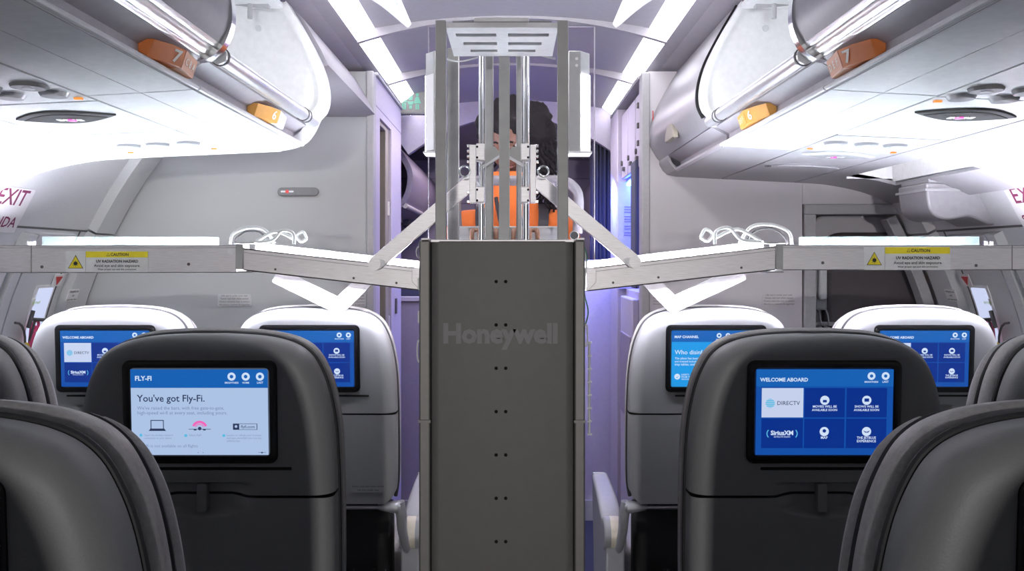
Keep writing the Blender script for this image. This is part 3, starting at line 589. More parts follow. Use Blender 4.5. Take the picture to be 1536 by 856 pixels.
def make_seat():
    r = thing('passenger_chair', (0, 0, 0), 'x', 'seat')
    SP = -.420+.135   # tray split line
    up = [(w, dz) for w, dz in OUTL if dz > SP]; dense = []
    zs = np.linspace(up[-1][1], SP, 3); 
    W_ = lambda z: float(np.interp(-z, [-p[1] for p in OUTL], [p[0] for p in OUTL]))
    up = [(w, dz) for w, dz in OUTL if dz > -.20]+[(W_(z), z) for z in np.concatenate([np.linspace(-.205, -.258, 8), np.linspace(-.261, SP, 9)])]
    wg = np.clip((np.array([p[1] for p in up])+.262)/(SP+.262), 0, 1)
    sh = shellgrid(up, (SP, wg)).build('back_shell', M['shell'], r, smooth=True, angle=50)
    lo_z = np.concatenate([np.linspace(SP-.0045, -.33, 16), np.linspace(-.34, -.535, 14)])
    lo = [(W_(z)-(0.0 if z > -.5 else ((-.5-z)/.035)**2*.02), z) for z in lo_z]
    wg = np.clip((lo_z+.33)/(SP+.33), 0, 1)
    tr = shellgrid(lo, (SP, wg), R=.02).build('tray_table', M['shell'], r, smooth=True, angle=50)
    MB().py([(x, TOPZ-.289+z) for x, z in rrect(.017, .05, .004, 3)], -.006+lean(TOPZ-.29), .014+lean(TOPZ-.29)).build('latch', M['shell'], tr, bevel=.002)
    MB().py([(x, TOPZ-.5+z) for x, z in rrect(.09, .03, .003, 2, .155, .012)], lean(TOPZ-.49)-.0006, lean(TOPZ-.49)).build('tray_label', M['shell'], tr)
    t = MB(); t.text('Fasten seat belt while seated', .0075, (.155, lean(TOPZ-.49)-.001, TOPZ-.488), align='CENTER'); t.text('Life vest under seat', .0075, (.155, lean(TOPZ-.49)-.001, TOPZ-.498), align='CENTER'); t.build('label_print', M['ink'], tr)
    MB().box(-.11, .16, lean(TOPZ-.237)-.0015, lean(TOPZ-.237)+.01, TOPZ-.2395, TOPZ-.2335).build('literature_slot', M['hole'], r, bevel=.002)
    # monitor
    yb = lean(TOPZ-.27)-.006
    ys = lambda z: lean(z)
    mon = MB(); rr = rrect(.272, .183, .014, 5, 0, TOPZ-.2655+.0)
    cz = TOPZ-.135
    rr = rrect(.272, .183, .014, 5, 0, cz); rin = rrect(.246, .157, .008, 5, 0, cz)
    loop = lambda p, dy: [(x, lean(z)+dy, z) for x, z in p]
    mon.loft([loop(rr, .012), loop(rr, -.003), loop(rrect(.266, .177, .013, 5, 0, cz), -.005), loop(rin, -.0045), loop(rin, .002)], True, False, True)
    mon = mon.build('monitor', M['gloss'], r, smooth=True, angle=35)
    # leather: band behind seam, front cushion, wings
    MB().loft(sliced([(.050, -.024, -.008), (.054, -.018, -.006), (.120, -.018, -.006), (.140, -.024, -.008)], -.53)).build('backrest_core', M['seam'], r, smooth=True, angle=80)
    for y_, o_ in ((.0625, -.0015), (.1335, -.010)):
        MB().tube([(x, y_+lean(TOPZ+z), TOPZ+z) for x, z in outline(o_, 0, 1, -.53)], .0052, 8).build('piping', M['seam'], r, smooth=True)
    MB().loft(sliced([(.070, -.022, -.006), (.072, -.010, -.001), (.076, -.003, .003), (.088, .002, .005), (.112, .000, .004), (.126, -.008, -.001), (.132, -.022, -.008)], -.53)).build('backrest', M['leath'], r, smooth=True, angle=80)
    MB().loft(sliced([(.132, -.034, -.018), (.137, -.016, -.008), (.155, -.006, -.004), (.180, -.014, -.010), (.195, -.042, -.032)], -.50)).build('backrest_cushion', M['leath'], r, smooth=True, angle=80)
    MB().loft([[(x*.86, y+lean(TOPZ+z), TOPZ+z*.98-.01) for x, z in outline(o, o-.01, 1, -.24)] for y, o in ((.18, -.03), (.19, -.012), (.215, -.004), (.235, -.02), (.24, -.05))]).build('headrest', M['leath'], r, smooth=True, angle=80)
    MB().box(-.225, .225, .19, .64, .36, .46).build('seat_cushion', M['leath'], r, bevel=.03, seg=3)
    fr = MB().tube([(-.20, .045, .626), (.20, .045, .626)], .006, 8)
    for sx in (-1, 1): fr.loft([[(sx*x, .045+r_*math.cos(a), .627+r_*math.sin(a)) for a in np.linspace(0, 2*PI, 14, False)] for x, r_ in ((.178, .007), (.188, .010), (.222, .0165), (.236, .018), (.242, .012))])
    fr.build('pivot_bar', M['frame'], r, smooth=True)
    for sx in (-1, 1):
        g = MB(); pts = crom([(sx*.236, .05, .640), (sx*.242, .055, .60), (sx*.244, .07, .55), (sx*.252, .10, .49), (sx*.254, .16, .42)], 5); g.tube(pts, [.016-.005*i/len(pts) for i in range(len(pts))], 10); g.build('recline_arm', M['frame'], r, smooth=True)
        g = MB().box(sx*.18-.015, sx*.18+.015, .14, .19, 0, .36); g.box(sx*.18-.015, sx*.18+.015, .14, .58, .005, .03); g.box(sx*.18-.012, sx*.18+.012, .52, .56, 0, .36); g.build('leg', M['dark'], r, bevel=.004)
    MB().box(-.21, .21, .10, .16, .34, .62).build('lower_back_panel', M['dark'], r, bevel=.01)
    b = MB()
    for k in range(14): 
        x = rng.uniform(-.2, .2); b.tube(crom([(x, .09, .44), (x+rng.uniform(-.05, .05), .07, .38+rng.uniform(-.03, .03)), (x+rng.uniform(-.08, .08), .09, .33)], 4), .004, 6)
    b.build('wiring', M['dark'], r, smooth=True)
    return r
def add_armrest(r, sx):
    x0 = sx*-.262; xc = x0
    # aisle armrest beside the cushion: pad, side panel, hinge
    a = MB(); lp = []
    for y, z, hw in ((.14, .535, .031), (.18, .565, .031), (.30, .588, .030), (.42, .600, .028), (.52, .604, .026), (.56, .595, .022), (.575, .575, .014)):
        lp.append([(xc+u*hw/.03, y, z+v-.018) for u, v in rrect(.06, .036, .012, 4)])
    pad = a.loft(lp).build('armrest', M['armp'], r, smooth=True, angle=60)
    s = MB().px([(.13, .10), (.13, .53), (.30, .565), (.52, .585), (.555, .55), (.50, .30), (.46, .10)], xc-.022, xc+.022).build('side_panel', M['armp'], pad, bevel=.008, seg=3)
    hg = MB().px([(y_, z_) for y_, z_ in circ(.046, 24, .128, .528)], xc-.031, xc+.031).build('hinge_housing', M['armp'], pad, bevel=.006, seg=3, smooth=True)
    MB().px([(y_, z_) for y_, z_ in circ(.0475, 24, .128, .528)], xc-.012, xc+.014).build('hinge_insert', M['beige'], pad, smooth=True)
    MB().box(xc-.026, xc+.026, .09, .14, .10, .50).build('end_cover', M['armp'], pad, bevel=.006)
    MB().box(xc-.024, xc+.014, .505, .512, .600, .607).build('release_button', M['frame'], pad, bevel=.002)
DW, DH = .241, .152
def ui(mon, kind, zc=TOPZ-.135):
    o0 = wloc(mon)
    Pt = lambda u, v, l: Vector((o0.x-DW/2+u*DW, o0.y+lean(zc+DH/2-v*DH)-.0046-.0002*l+.0055*0, o0.z+zc+DH/2-v*DH))
    def poly(b, pts, l): b.add([Pt(u, v, l) for u, v in pts], [tuple(range(len(pts)))])
    def rect(b, u0, u1, v0, v1, l): poly(b, [(u0, v0), (u1, v0), (u1, v1), (u0, v1)], l)
    def disc(b, u, v, r, l, n=18): poly(b, [(u+r*math.cos(2*PI*k/n), v+r*DW/DH*math.sin(2*PI*k/n)) for k in range(n)], l)
    def arc(b, u, v, r0, r1, a0, a1, l, n=12):
        for k in range(n):
            t0 = a0+(a1-a0)*k/n; t1 = a0+(a1-a0)*(k+1)/n; f = lambda r, t: (u+r*math.cos(t), v-r*DW/DH*math.sin(t)); poly(b, [f(r0, t0), f(r1, t0), f(r1, t1), f(r0, t1)], l)
    def txt(b, s, u, v, w_, l, align='LEFT', bold=.01, hmax=None):
        V, _ = text_mesh(s, bold, align); wd = max(p.x for p in V)-min(p.x for p in V); sz = w_*DW/wd
        up = Vector((0, -.05, 1)).normalized(); b.text(s, sz, Pt(u, v, l), (1, 0, 0), up, align, bold)
    lay = {}
    L = lambda m: lay.setdefault(m, MB())
    ic = lambda u, v, r: disc(L('uiw'), u, v, r, 4)
    back = 'bgb' if kind == 'welcome' else ('pale' if kind == 'flyfi' else 'sky')
    bgm = MB(); rect(bgm, 0, 1, 0, 1, 0); disp = bgm.build('display', E[back], mon)
    if kind == 'welcome':
        rect(L('hdr'), 0, 1, 0, .20, 1)
        txt(L('uiw'), 'WELCOME ABOARD', .028, .14, .35, 4, bold=.03)
        for u in (.838, .941):
            ic(u, .077, .029); disc(L('hdr2'), u, .077, .012, 5)
        txt(L('uiw'), 'BRIGHTNESS', .838, .155, .10, 4, 'CENTER', .02); txt(L('uiw'), 'LAST', .941, .155, .045, 4, 'CENTER', .02)
        T = [(.041, .345), (.354, .648), (.66, .955)]; Vv = [(.218, .56), (.575, .92)]
        for i, (u0, u1) in enumerate(T):
            for j, (v0, v1) in enumerate(Vv): rect(L('tilew' if (i, j) == (0, 0) else 'tile'), u0, u1, v0, v1, 2)
        disc(L('uic'), .103, .395, .034, 3)
        for k in range(-2, 3): rect(L('tilew2'), .103-.032, .103+.032, .395+k*.021-.003, .395+k*.021+.003, 4)
        txt(L('uin'), 'DIRECTV', .152, .415, .165, 3, bold=.005)
        txt(L('uiw'), 'SiriusXM', .193, .765, .165, 3, 'CENTER', .035); txt(L('uiw'), 'SATELLITE RADIO', .193, .795, .12, 3, 'CENTER', .01)
        for q_, sg in ((.09, 1), (.296, -1)): arc(L('uic'), q_+sg*.03, .75, .034, .041, PI-.8 if sg > 0 else -.8, PI+.8 if sg > 0 else .8, 3)
        for (u, v, a_, b_) in ((.501, .36, 'MOVIES WILL BE', 'AVAILABLE SOON'), (.807, .36, 'SHOWS WILL BE', 'AVAILABLE SOON'), (.501, .725, 'MAP TODAY', ''), (.81, .725, 'THE JETBLUE', 'EXPERIENCE')):
            ic(u, v, .034)
            if a_[0] == 'M' and b_: rect(L('tile2'), u-.014, u+.014, v-.005, v+.024, 5)
            elif a_[0] == 'S': rect(L('tile2'), u-.017, u+.017, v-.022, v+.016, 5)
            elif a_[0] == 'T': poly(L('tile2'), [(u-.025, v-.012), (u, v+.004), (u+.025, v-.012), (u+.012, v+.012), (u-.010, v+.012)], 5)
            else: disc(L('tile2'), u, v-.008, .013, 5)
            if a_ == 'MAP TODAY': txt(L('uiw'), 'MAP', u, v+.085, .05, 4, 'CENTER', .02)
            else: txt(L('uiw'), a_, u, v+.085, .175 if b_[0] == 'A' else .14, 4, 'CENTER', .02); txt(L('uiw'), b_, u, v+.125, .185 if b_[0] == 'A' else .14, 4, 'CENTER', .02)
    elif kind == 'flyfi':
        rect(L('hdr'), 0, 1, 0, .216, 1); txt(L('uiw'), 'FLY-FI', .032, .13, .12, 4, bold=.03)
        for u in (.738, .841, .945): ic(u, .084, .030); disc(L('hdr2'), u, .084, .013, 5)
        for u, s_, w_ in ((.738, 'BRIGHTNESS', .10), (.841, 'HOME', .05), (.945, 'LAST', .045)): txt(L('uiw'), s_, u, .165, w_, 4, 'CENTER', .02)
        txt(L('uin'), "You've got Fly-Fi.", .045, .375, .495, 3, bold=.012)
        txt(L('uig'), "We've raised the bars, with free gate-to-gate,", .045, .468, .635, 3, bold=.004); txt(L('uig'), 'high-speed wi-fi at every seat, including yours.', .045, .525, .655, 3, bold=.004)
        b = L('uin'); rect(b, .14, .237, .59, .60, 3); rect(b, .14, .146, .59, .69, 3); rect(b, .231, .237, .59, .69, 3); poly(b, [(.138, .69), (.24, .69), (.252, .718), (.126, .718)], 3)
        disc(L('uin'), .499, .69, .013, 4); rect(L('uin'), .418, .58, .694, .700, 3); rect(L('uin'), .455, .475, .70, .712, 3); rect(L('uin'), .523, .543, .70, .712, 3)
        arc(L('uip'), .499, .69, .028, .034, .35, PI-.35, 3); arc(L('uip'), .499, .69, .039, .058, .35, PI-.35, 3)
        b = L('uin'); rect(b, .742, .788, .632, .705, 3); rect(b, .788, .92, .632, .637, 3); rect(b, .788, .92, .700, .705, 3); rect(b, .915, .92, .632, .705, 3); txt(b, 'flyfi.com', .80, .685, .10, 3, bold=.004); disc(L('pale2'), .765, .666, .010, 4)
        for u, v in ((.068, .767), (.396, .772), (.674, .772)): disc(L('uic'), u, v, .011, 3)
        for u, v, s_, w_ in ((.093, .777, 'Open the wireless network', .21), (.093, .812, 'connection on your device.', .20), (.42, .778, 'Select FlyFi', .09), (.695, .778, 'Launch or refresh your browser', .255), (.695, .812, 'and type www.flyfi.com into the', .255), (.695, .845, 'address bar.', .10), (.06, .91, 'Fly-Fi is not available on all flights', .42)): txt(L('uig'), s_, u, v, w_, 3, bold=0)
        disc(L('uin'), .952, .972, .006, 4); rect(L('uin'), .925, .98, .968, .972, 3); disc(L('uig'), .485, .972, .004, 3); disc(L('uig'), .52, .972, .004, 3)
    else:
        rect(L('hdr'), 0, 1, 0, .20, 1); txt(L('uiw'), 'MAP CHANNEL', .03, .13, .27, 4, bold=.03)
        for i, u in enumerate((.53, .63, .735, .84, .94)): ic(u, .085, .028); disc(L('hdr2'), u, .085, .012, 5); rect(L('uiw'), u-.035, u+.035, .148, .158, 4)
        txt(L('uiw'), 'Who disinfects', .035, .42, .42, 3, bold=.008)
        for i, s_ in enumerate(('The plane has been cleaned', 'and treated including arms,', 'tray tables, and more')): txt(L('uiw'), s_, .035, .51+.055*i, .38-.03*i, 3)
        ic(.065, .82, .033); poly(L('sky2'), [(.05, .82), (.062, .85), (.085, .795), (.062, .832)], 5); txt(L('uiw'), 'SAFETY', .11, .80, .09, 3); txt(L('uiw'), 'FROM THE', .11, .84, .12, 3); txt(L('uiw'), 'GROUND UP', .11, .88, .13, 3)
    for k, b in lay.items():
        b.build({'uiw': 'display_text', 'uin': 'display_text', 'uig': 'display_text', 'tile': 'menu_tile', 'tilew': 'menu_tile', 'hdr': 'header_bar'}.get(k, 'display_icon'), E[{'hdr2': 'hdr', 'tile2': 'tile', 'tilew2': 'tilew', 'pale2': 'pale', 'sky2': 'sky'}.get(k, k)], mon)
proto = make_seat()
ROWS = [(.70, 0), (1.51, 1), (2.32, 2)]
SEATS = [(-.55, -.11, None, 'dark grey unseen aisle seat behind the camera on the left, added for shade', 0, 0), (.55, -.11, None, 'dark grey unseen aisle seat behind the camera on the right, added for shade', 0, 0), (-1.1, -.11, None, 'dark grey unseen middle seat behind the camera on the left, added for shade', 0, 0), (1.1, -.11, None, 'dark grey unseen middle seat behind the camera on the right, added for shade', 0, 0), (-1.1, .70, None, 'dark grey middle seat beside the nearest left seat, outside the frame', 0, 0), (1.1, .70, None, 'dark grey middle seat beside the nearest right seat, outside the frame', 0, 0),  # row behind the camera is unseen, added to block low light
 (-.55, .70, 'welcome', 'dark grey seat nearest the camera at the bottom left corner', -1, 0), (.55, .70, 'welcome', 'dark grey seat nearest the camera at the bottom right corner', 1, 0),
 (-.55, 1.51, 'flyfi', 'dark grey aisle seat with a pale wifi page on screen, left of the cart', -1, 0), (.55, 1.51, 'welcome', 'dark grey aisle seat with a blue six tile menu screen, right of the cart', 1, 0),
 (-1.105, 1.51, None, 'dark grey seat cut by the left picture edge', 0, 0), (1.105, 1.51, None, 'dark grey seat cut by the right picture edge', 0, 0),
 (-.548, 2.32, 'welcome', 'bright topped grey aisle seat under the left arm, against the cart side', -1, 1), (.552, 2.32, 'map', 'bright topped grey aisle seat with a light blue map screen', 1, 1),
 (-1.10, 2.32, 'welcome', 'bright topped grey middle seat at far left under the warning label', 0, 0), (1.115, 2.32, 'welcome', 'bright topped grey middle seat at far right in front of the jump seat', 0, 0)]
for i, (x, y, kind, lb, sx, arm) in enumerate(SEATS):
    o = copy_tree(proto) if i < len(SEATS)-1 else proto
    o.location = (x, y, 0); tag(o, lb, 'seat', 'passenger seats')
    mon = [c for c in o.children if c.name.startswith('monitor')][0]
    if kind: ui(mon, kind)
    if sx and y > 2: 
        # armrest built in world coordinates around this seat
        base = o.location.copy(); o.location = (0, 0, 0); add_armrest(o, sx); o.location = base
# ------------------------------------------------------------------ ultraviolet cleaning cart
def X(px, d): return (px-CX)*d/F
def Z(py, d): return ZC+(HZ-py)*d/F
uv = thing('cleaning_cart', (-.018, 1.9, 0), 'tall grey metal cleaning cart in the aisle with mast and two outstretched lamp arms', 'cleaning machine')
D0 = 1.53; xl, xr = X(628, D0), X(878, D0); zt = Z(360, D0)
fl, frr = X(646, D0), X(861, D0)
# front sheet with rounded vertical edges
prof = [(fl, D0+.03)]+[(fl+.016-.016*math.cos(a), D0+.016-.016*math.sin(a)-.004) for a in np.linspace(0, PI/2, 8)]+[(frr-.016+.016*math.sin(a), D0+.016-.016*math.cos(a)-.004) for a in np.linspace(0, PI/2, 8)]+[(frr, D0+.03)]
fp = MB().loft([[(x, y, z) for x, y in prof] for z in (.10, zt-.002)]).build('front_panel', M['body'], uv, smooth=True)
cp = []
b = MB().box(fl+.004, frr-.004, D0+.03, 2.26, .10, zt-.006); b.build('cart_body', M['bodyd'], uv)
for x0, x1 in ((xl, fl-.001), (frr+.001, xr)):
    pst = MB().box(x0, x1, D0+.004, D0+.05, .08, zt); pst.box(x0, x1, D0+.05, 2.24, .08, zt-.004); pst = pst.build('corner_post', M['bodyd'], uv, bevel=.003)
    xm = (x0+x1)/2; q = MB().box(min(x0, xm)-.001, max(x1, xm)+.001, D0-.001, D0+.004, Z(634, D0), Z(630, D0)); q.build('joint_band', M['bodyd'], pst)
    MB().box(xm-.006, xm+.008, D0, D0+.03, zt, zt+.004).build('top_clip', M['alu'], pst, bevel=.001)
MB().box(fl, frr, D0-.004, D0+.05, zt-.004, zt+.001).build('top_edge', M['alu'], uv, bevel=.001)
for k in range(7):
    z = Z(422+64.8*k, D0)
    for xp in (744.3, 758.6):
        MB().tube([(X(xp, D0), D0-.0046, z), (X(xp, D0), D0-.0035, z)], .0031, 14).build('bolt_hole', M['hole'], fp)
t = MB(); V, _ = text_mesh('Honeywell', .045, 'CENTER'); wd = max(p.x for p in V)-min(p.x for p in V)
t.text('Honeywell', X(836, D0)/wd-X(665, D0)/wd, ((X(665, D0)+X(836, D0))/2, D0-.0046, Z(513, D0)), align='CENTER', bold=.045); t.build('logo_lettering', M['logo'], fp)
for sx in (-.10, .07):
    for y in (1.62, 2.18):
        w_ = MB().tube([(sx-.013, y, .045), (sx+.013, y, .045)], .045, 20).build('castor', M['black'], uv, smooth=True)
MB().box(xl+.01, xr-.01, D0+.02, 2.24, .07, .10).build('base_plate', M['bodyd'], uv)
# side rails, chains and clips
b = MB().tube([(X(884, D0+.1), D0+.1, Z(520, D0)), (X(884, D0+.1), D0+.1, Z(668, D0))], .0022, 8)
for k in range(8):
    z = Z(522+24*k*.87, D0); b.box(X(881, D0+.1), X(888, D0+.1), D0+.097, D0+.103, z-.0015, z+.0015)
b.build('adjuster_rod', M['wire'], uv, smooth=True)
for px_, py_ in ((881, 505), (625.5, 529)):
    sg = 1 if px_ > CX else -1
    MB().tube([(X(px_, D0)+sg*.003*math.cos(a), D0+.03, Z(py_, D0)+.020*math.sin(a)) for a in np.linspace(0, 2*PI, 17)], .0016, 6).build('carabiner', M['wire'], uv, smooth=True)
MB().tube(crom([(X(880, D0), D0+.05, Z(370, D0)), (X(884, D0), D0+.05, Z(385, D0)), (X(882, D0), D0+.05, Z(410, D0)), (X(880, D0), D0+.05, Z(440, D0)), (X(886, D0), D0+.05, Z(470, D0)), (X(881, D0), D0+.05, Z(492, D0))], 6), .0013, 6).build('green_wire', M['gwire'], uv, smooth=True)
MB().tube(crom([(X(879, D0), D0+.05, Z(368, D0)), (X(883, D0), D0+.05, Z(395, D0)), (X(880.5, D0), D0+.05, Z(430, D0)), (X(880, D0), D0+.05, Z(470, D0))], 6), .0015, 6).build('white_wire', M['wire'], uv, smooth=True)
MB().tube([(X(626, D0)-.005*math.cos(a), D0+.03, Z(378, D0)+.010*math.sin(a)) for a in np.linspace(-PI/2, PI/2, 9)], .0014, 6).build('ring', M['alu'], uv, smooth=True)
b = MB()
for py_ in (425, 475): b.box(X(625.5, D0), X(629, D0), D0+.01, D0+.03, Z(py_+10, D0), Z(py_-8, D0))
b.build('side_latch', M['wire'], uv, bevel=.001)
# mast
D1 = 1.70
for a, c in ((653, 669), (836.5, 852.5)):
    MB().box(X(a, D1), X(c, D1), D1, D1+.02, zt-.05, Z(30, D1)).build('mast_post', M['alus'], uv, bevel=.0015)
Dr = 2.22; MB().box(X(671, Dr), X(688, Dr), Dr, Dr+.03, zt-.05, Z(72, Dr)).build('rear_post', M['alus'], uv, bevel=.0015)
# slotted top plate, seen from below
zp = Z(33, D1); tp = MB(); xa, xb = X(669, D1)-.001, X(836.5, D1)+.001
def slot_plate():
    y0, y1 = D1+.004, 1.945; cols = [xa, xa+.010, (xa+xb)/2-.012, (xa+xb)/2+.012, xb-.010, xb]; rows = [y0, y0+.045, y0+.07, y0+.115, y0+.14, y0+.18, y0+.20, y1]
    b = MB()
    for i in range(7):
        if i % 2 == 0: b.box(xa, xb, rows[i], rows[i+1], zp-.010, zp)
        else:
            for c0, c1 in ((cols[0], cols[1]+.006*i), (cols[2], cols[3]), (cols[4]-.006*i, cols[5])): b.box(c0, c1, rows[i], rows[i+1], zp-.010, zp)
    return b
slot_plate().build('top_plate', M['white'], uv)
MB().box(xa+.012, xb-.012, D1+.02, 1.93, zp+.004, zp+.008).build('top_cover', M['grey'], uv)
MB().box(X(711, D1), X(793, D1), D1-.004, D1+.02, Z(33, D1), Z(27, D1)).build('top_clamp', M['white'], uv, bevel=.001)
Dc = 1.95; cpst = MB().box(X(748.5, Dc), X(764.5, Dc), Dc, Dc+.02, zt-.05, Z(51, Dc)).build('centre_post', M['alus'], uv, bevel=.001)
MB().tube([(X(756, Dc), Dc-.001, Z(58, Dc)), (X(756, Dc), Dc+.002, Z(58, Dc))], .0055, 16).build('post_hole', M['hole'], cpst)
D2 = 2.10
for a, c in ((718, 726), (782, 796)):
    r_ = (X(c, D2)-X(a, D2))/2; xm = (X(a, D2)+X(c, D2))/2; r_ = min(r_, .0085)
    MB().tube([(xm, D2, zt-.05), (xm, D2, Z(40, D2))], r_, 16).build('guide_rod', M['chrome'], uv, smooth=True)
for a, c in ((727, 740), (774.5, 783)):
    MB().box(X(a, D2+.04), X(c, D2+.04), D2+.03, D2+.06, zt-.05, Z(53, D2+.04)).build('profile_column', M['alus'], uv, bevel=.004)
b = MB()
for px_ in (716, 734, 775, 794): b.box(X(px_, D2)-.006, X(px_, D2)+.006, D2-.01, D2+.03, Z(57, D2), Z(51, D2))
b.build('rod_clamp', M['white'], uv, bevel=.001)
b = MB().tube(crom([(X(670, 2.0), 2.0, Z(88, 2.0)), (X(690, 2.0), 2.0, Z(92, 2.0)), (X(717, 2.0), 2.0, Z(86, 2.0))], 6), .0018, 6); b.build('mast_cable', M['wire'], uv, smooth=True)
b = MB().tube(crom([(X(798, 2.0), 2.0, Z(72, 2.0)), (X(812, 2.0), 2.0, Z(83, 2.0)), (X(833, 2.0), 2.0, Z(88, 2.0))], 6), .0018, 6); b.build('mast_cable', M['wire'], uv, smooth=True)
# carriages
D3 = 2.06
for sg, ax in ((-1, (704, 714, 714, 727.5, 728, 750)), (1, (795, 804, 781, 794, 762, 782))):
    ca = MB().box(X(ax[0], D3), X(ax[1], D3), D3, D3+.03, Z(304, D3), Z(217, D3)).build('carriage_plate', M['alu'], uv, bevel=.0015)
    for y0, y1 in ((216, 241), (280, 304)):
        cb = MB().box(X(ax[2], D3), X(ax[3], D3), D3-.012, D3+.03, Z(y1, D3), Z(y0, D3)).build('clamp_block', M['alu'], ca, bevel=.002)
    b = MB()
    for py_ in (221, 237, 285, 301): b.tube([(X(ax[2]+(2 if sg < 0 else 11), D3), D3-.014, Z(py_, D3)), (X(ax[2]+(2 if sg < 0 else 11), D3), D3-.011, Z(py_, D3))], .0028, 10)
    b.build('bolt', M['hole'], ca)
    gs = [(728, 221), (742, 220), (750, 229), (752, 233), (728, 247)] if sg < 0 else [(784, 219), (768, 221), (760, 232), (784, 247)]
    MB().py([(X(a, D3+.02), Z(c, D3+.02)) for a, c in gs], D3+.012, D3+.022).build('gusset', M['alus'], ca)
    m1, m2 = ((752, 233), (724, 250)) if sg < 0 else ((759, 233), (786, 249))
    MB().tube([W(*m1, D3+.01), W(*m2, D3+.01)], .0035, 8).build('gusset_flange', M['white'], ca)
    xe = ax[0] if sg < 0 else ax[1]; b = MB()
    for py_ in (218, 226, 234, 242, 288, 302): b.box(X(xe, D3)+sg*.001-.005, X(xe, D3)+sg*.001+.005, D3+.004, D3+.02, Z(py_+2, D3), Z(py_-2, D3))
    b.build('edge_screw', M['chrome'], ca, bevel=.001)
    c = W(697 if sg < 0 else 815, 257, D3); MB().tube([(c.x+.013*math.cos(a), D3, c.z+.013*math.sin(a)) for a in np.linspace(0, 2*PI, 21)], .0022, 8).build('pull_ring', M['chrome'], ca, smooth=True)
# diagonal struts
D4 = 2.17
for sg, p0, p1 in ((-1, (712, 268), (562, 396)), (1, (803, 268), (952, 393))):
    a = W(*p0, D4); c = W(*p1, D4); dv = (c-a).normalized(); nv = Vector((-dv.z, 0, dv.x))*.0185
    st = MB().py([(q.x, q.z) for q in (a-nv, c-nv, c+nv, a+nv)], D4, D4+.014).build('diagonal_strut', M['alu'], uv, bevel=.0015)
    e = a+(c-a)*.26; MB().py([(q.x, q.z) for q in (e-nv*1.02-dv*.0012, e-nv*1.02+dv*.0012, e+nv*1.02+dv*.0012, e+nv*1.02-dv*.0012)], D4-.001, D4+.015).build('strut_joint', M['white'], st)
    MB().tube([(c.x-sg*-.0, D4-.008, c.z), (c.x, D4+.03, c.z)], .016, 20).build('pivot_disc', M['alu'], st, smooth=True)
    cc = W(p1[0]-sg*11, p1[1]-2, D4); MB().tube([(cc.x, D4-.004, cc.z), (cc.x, D4+.02, cc.z)], .009, 16).build('pivot_pin', M['white'], st, smooth=True)
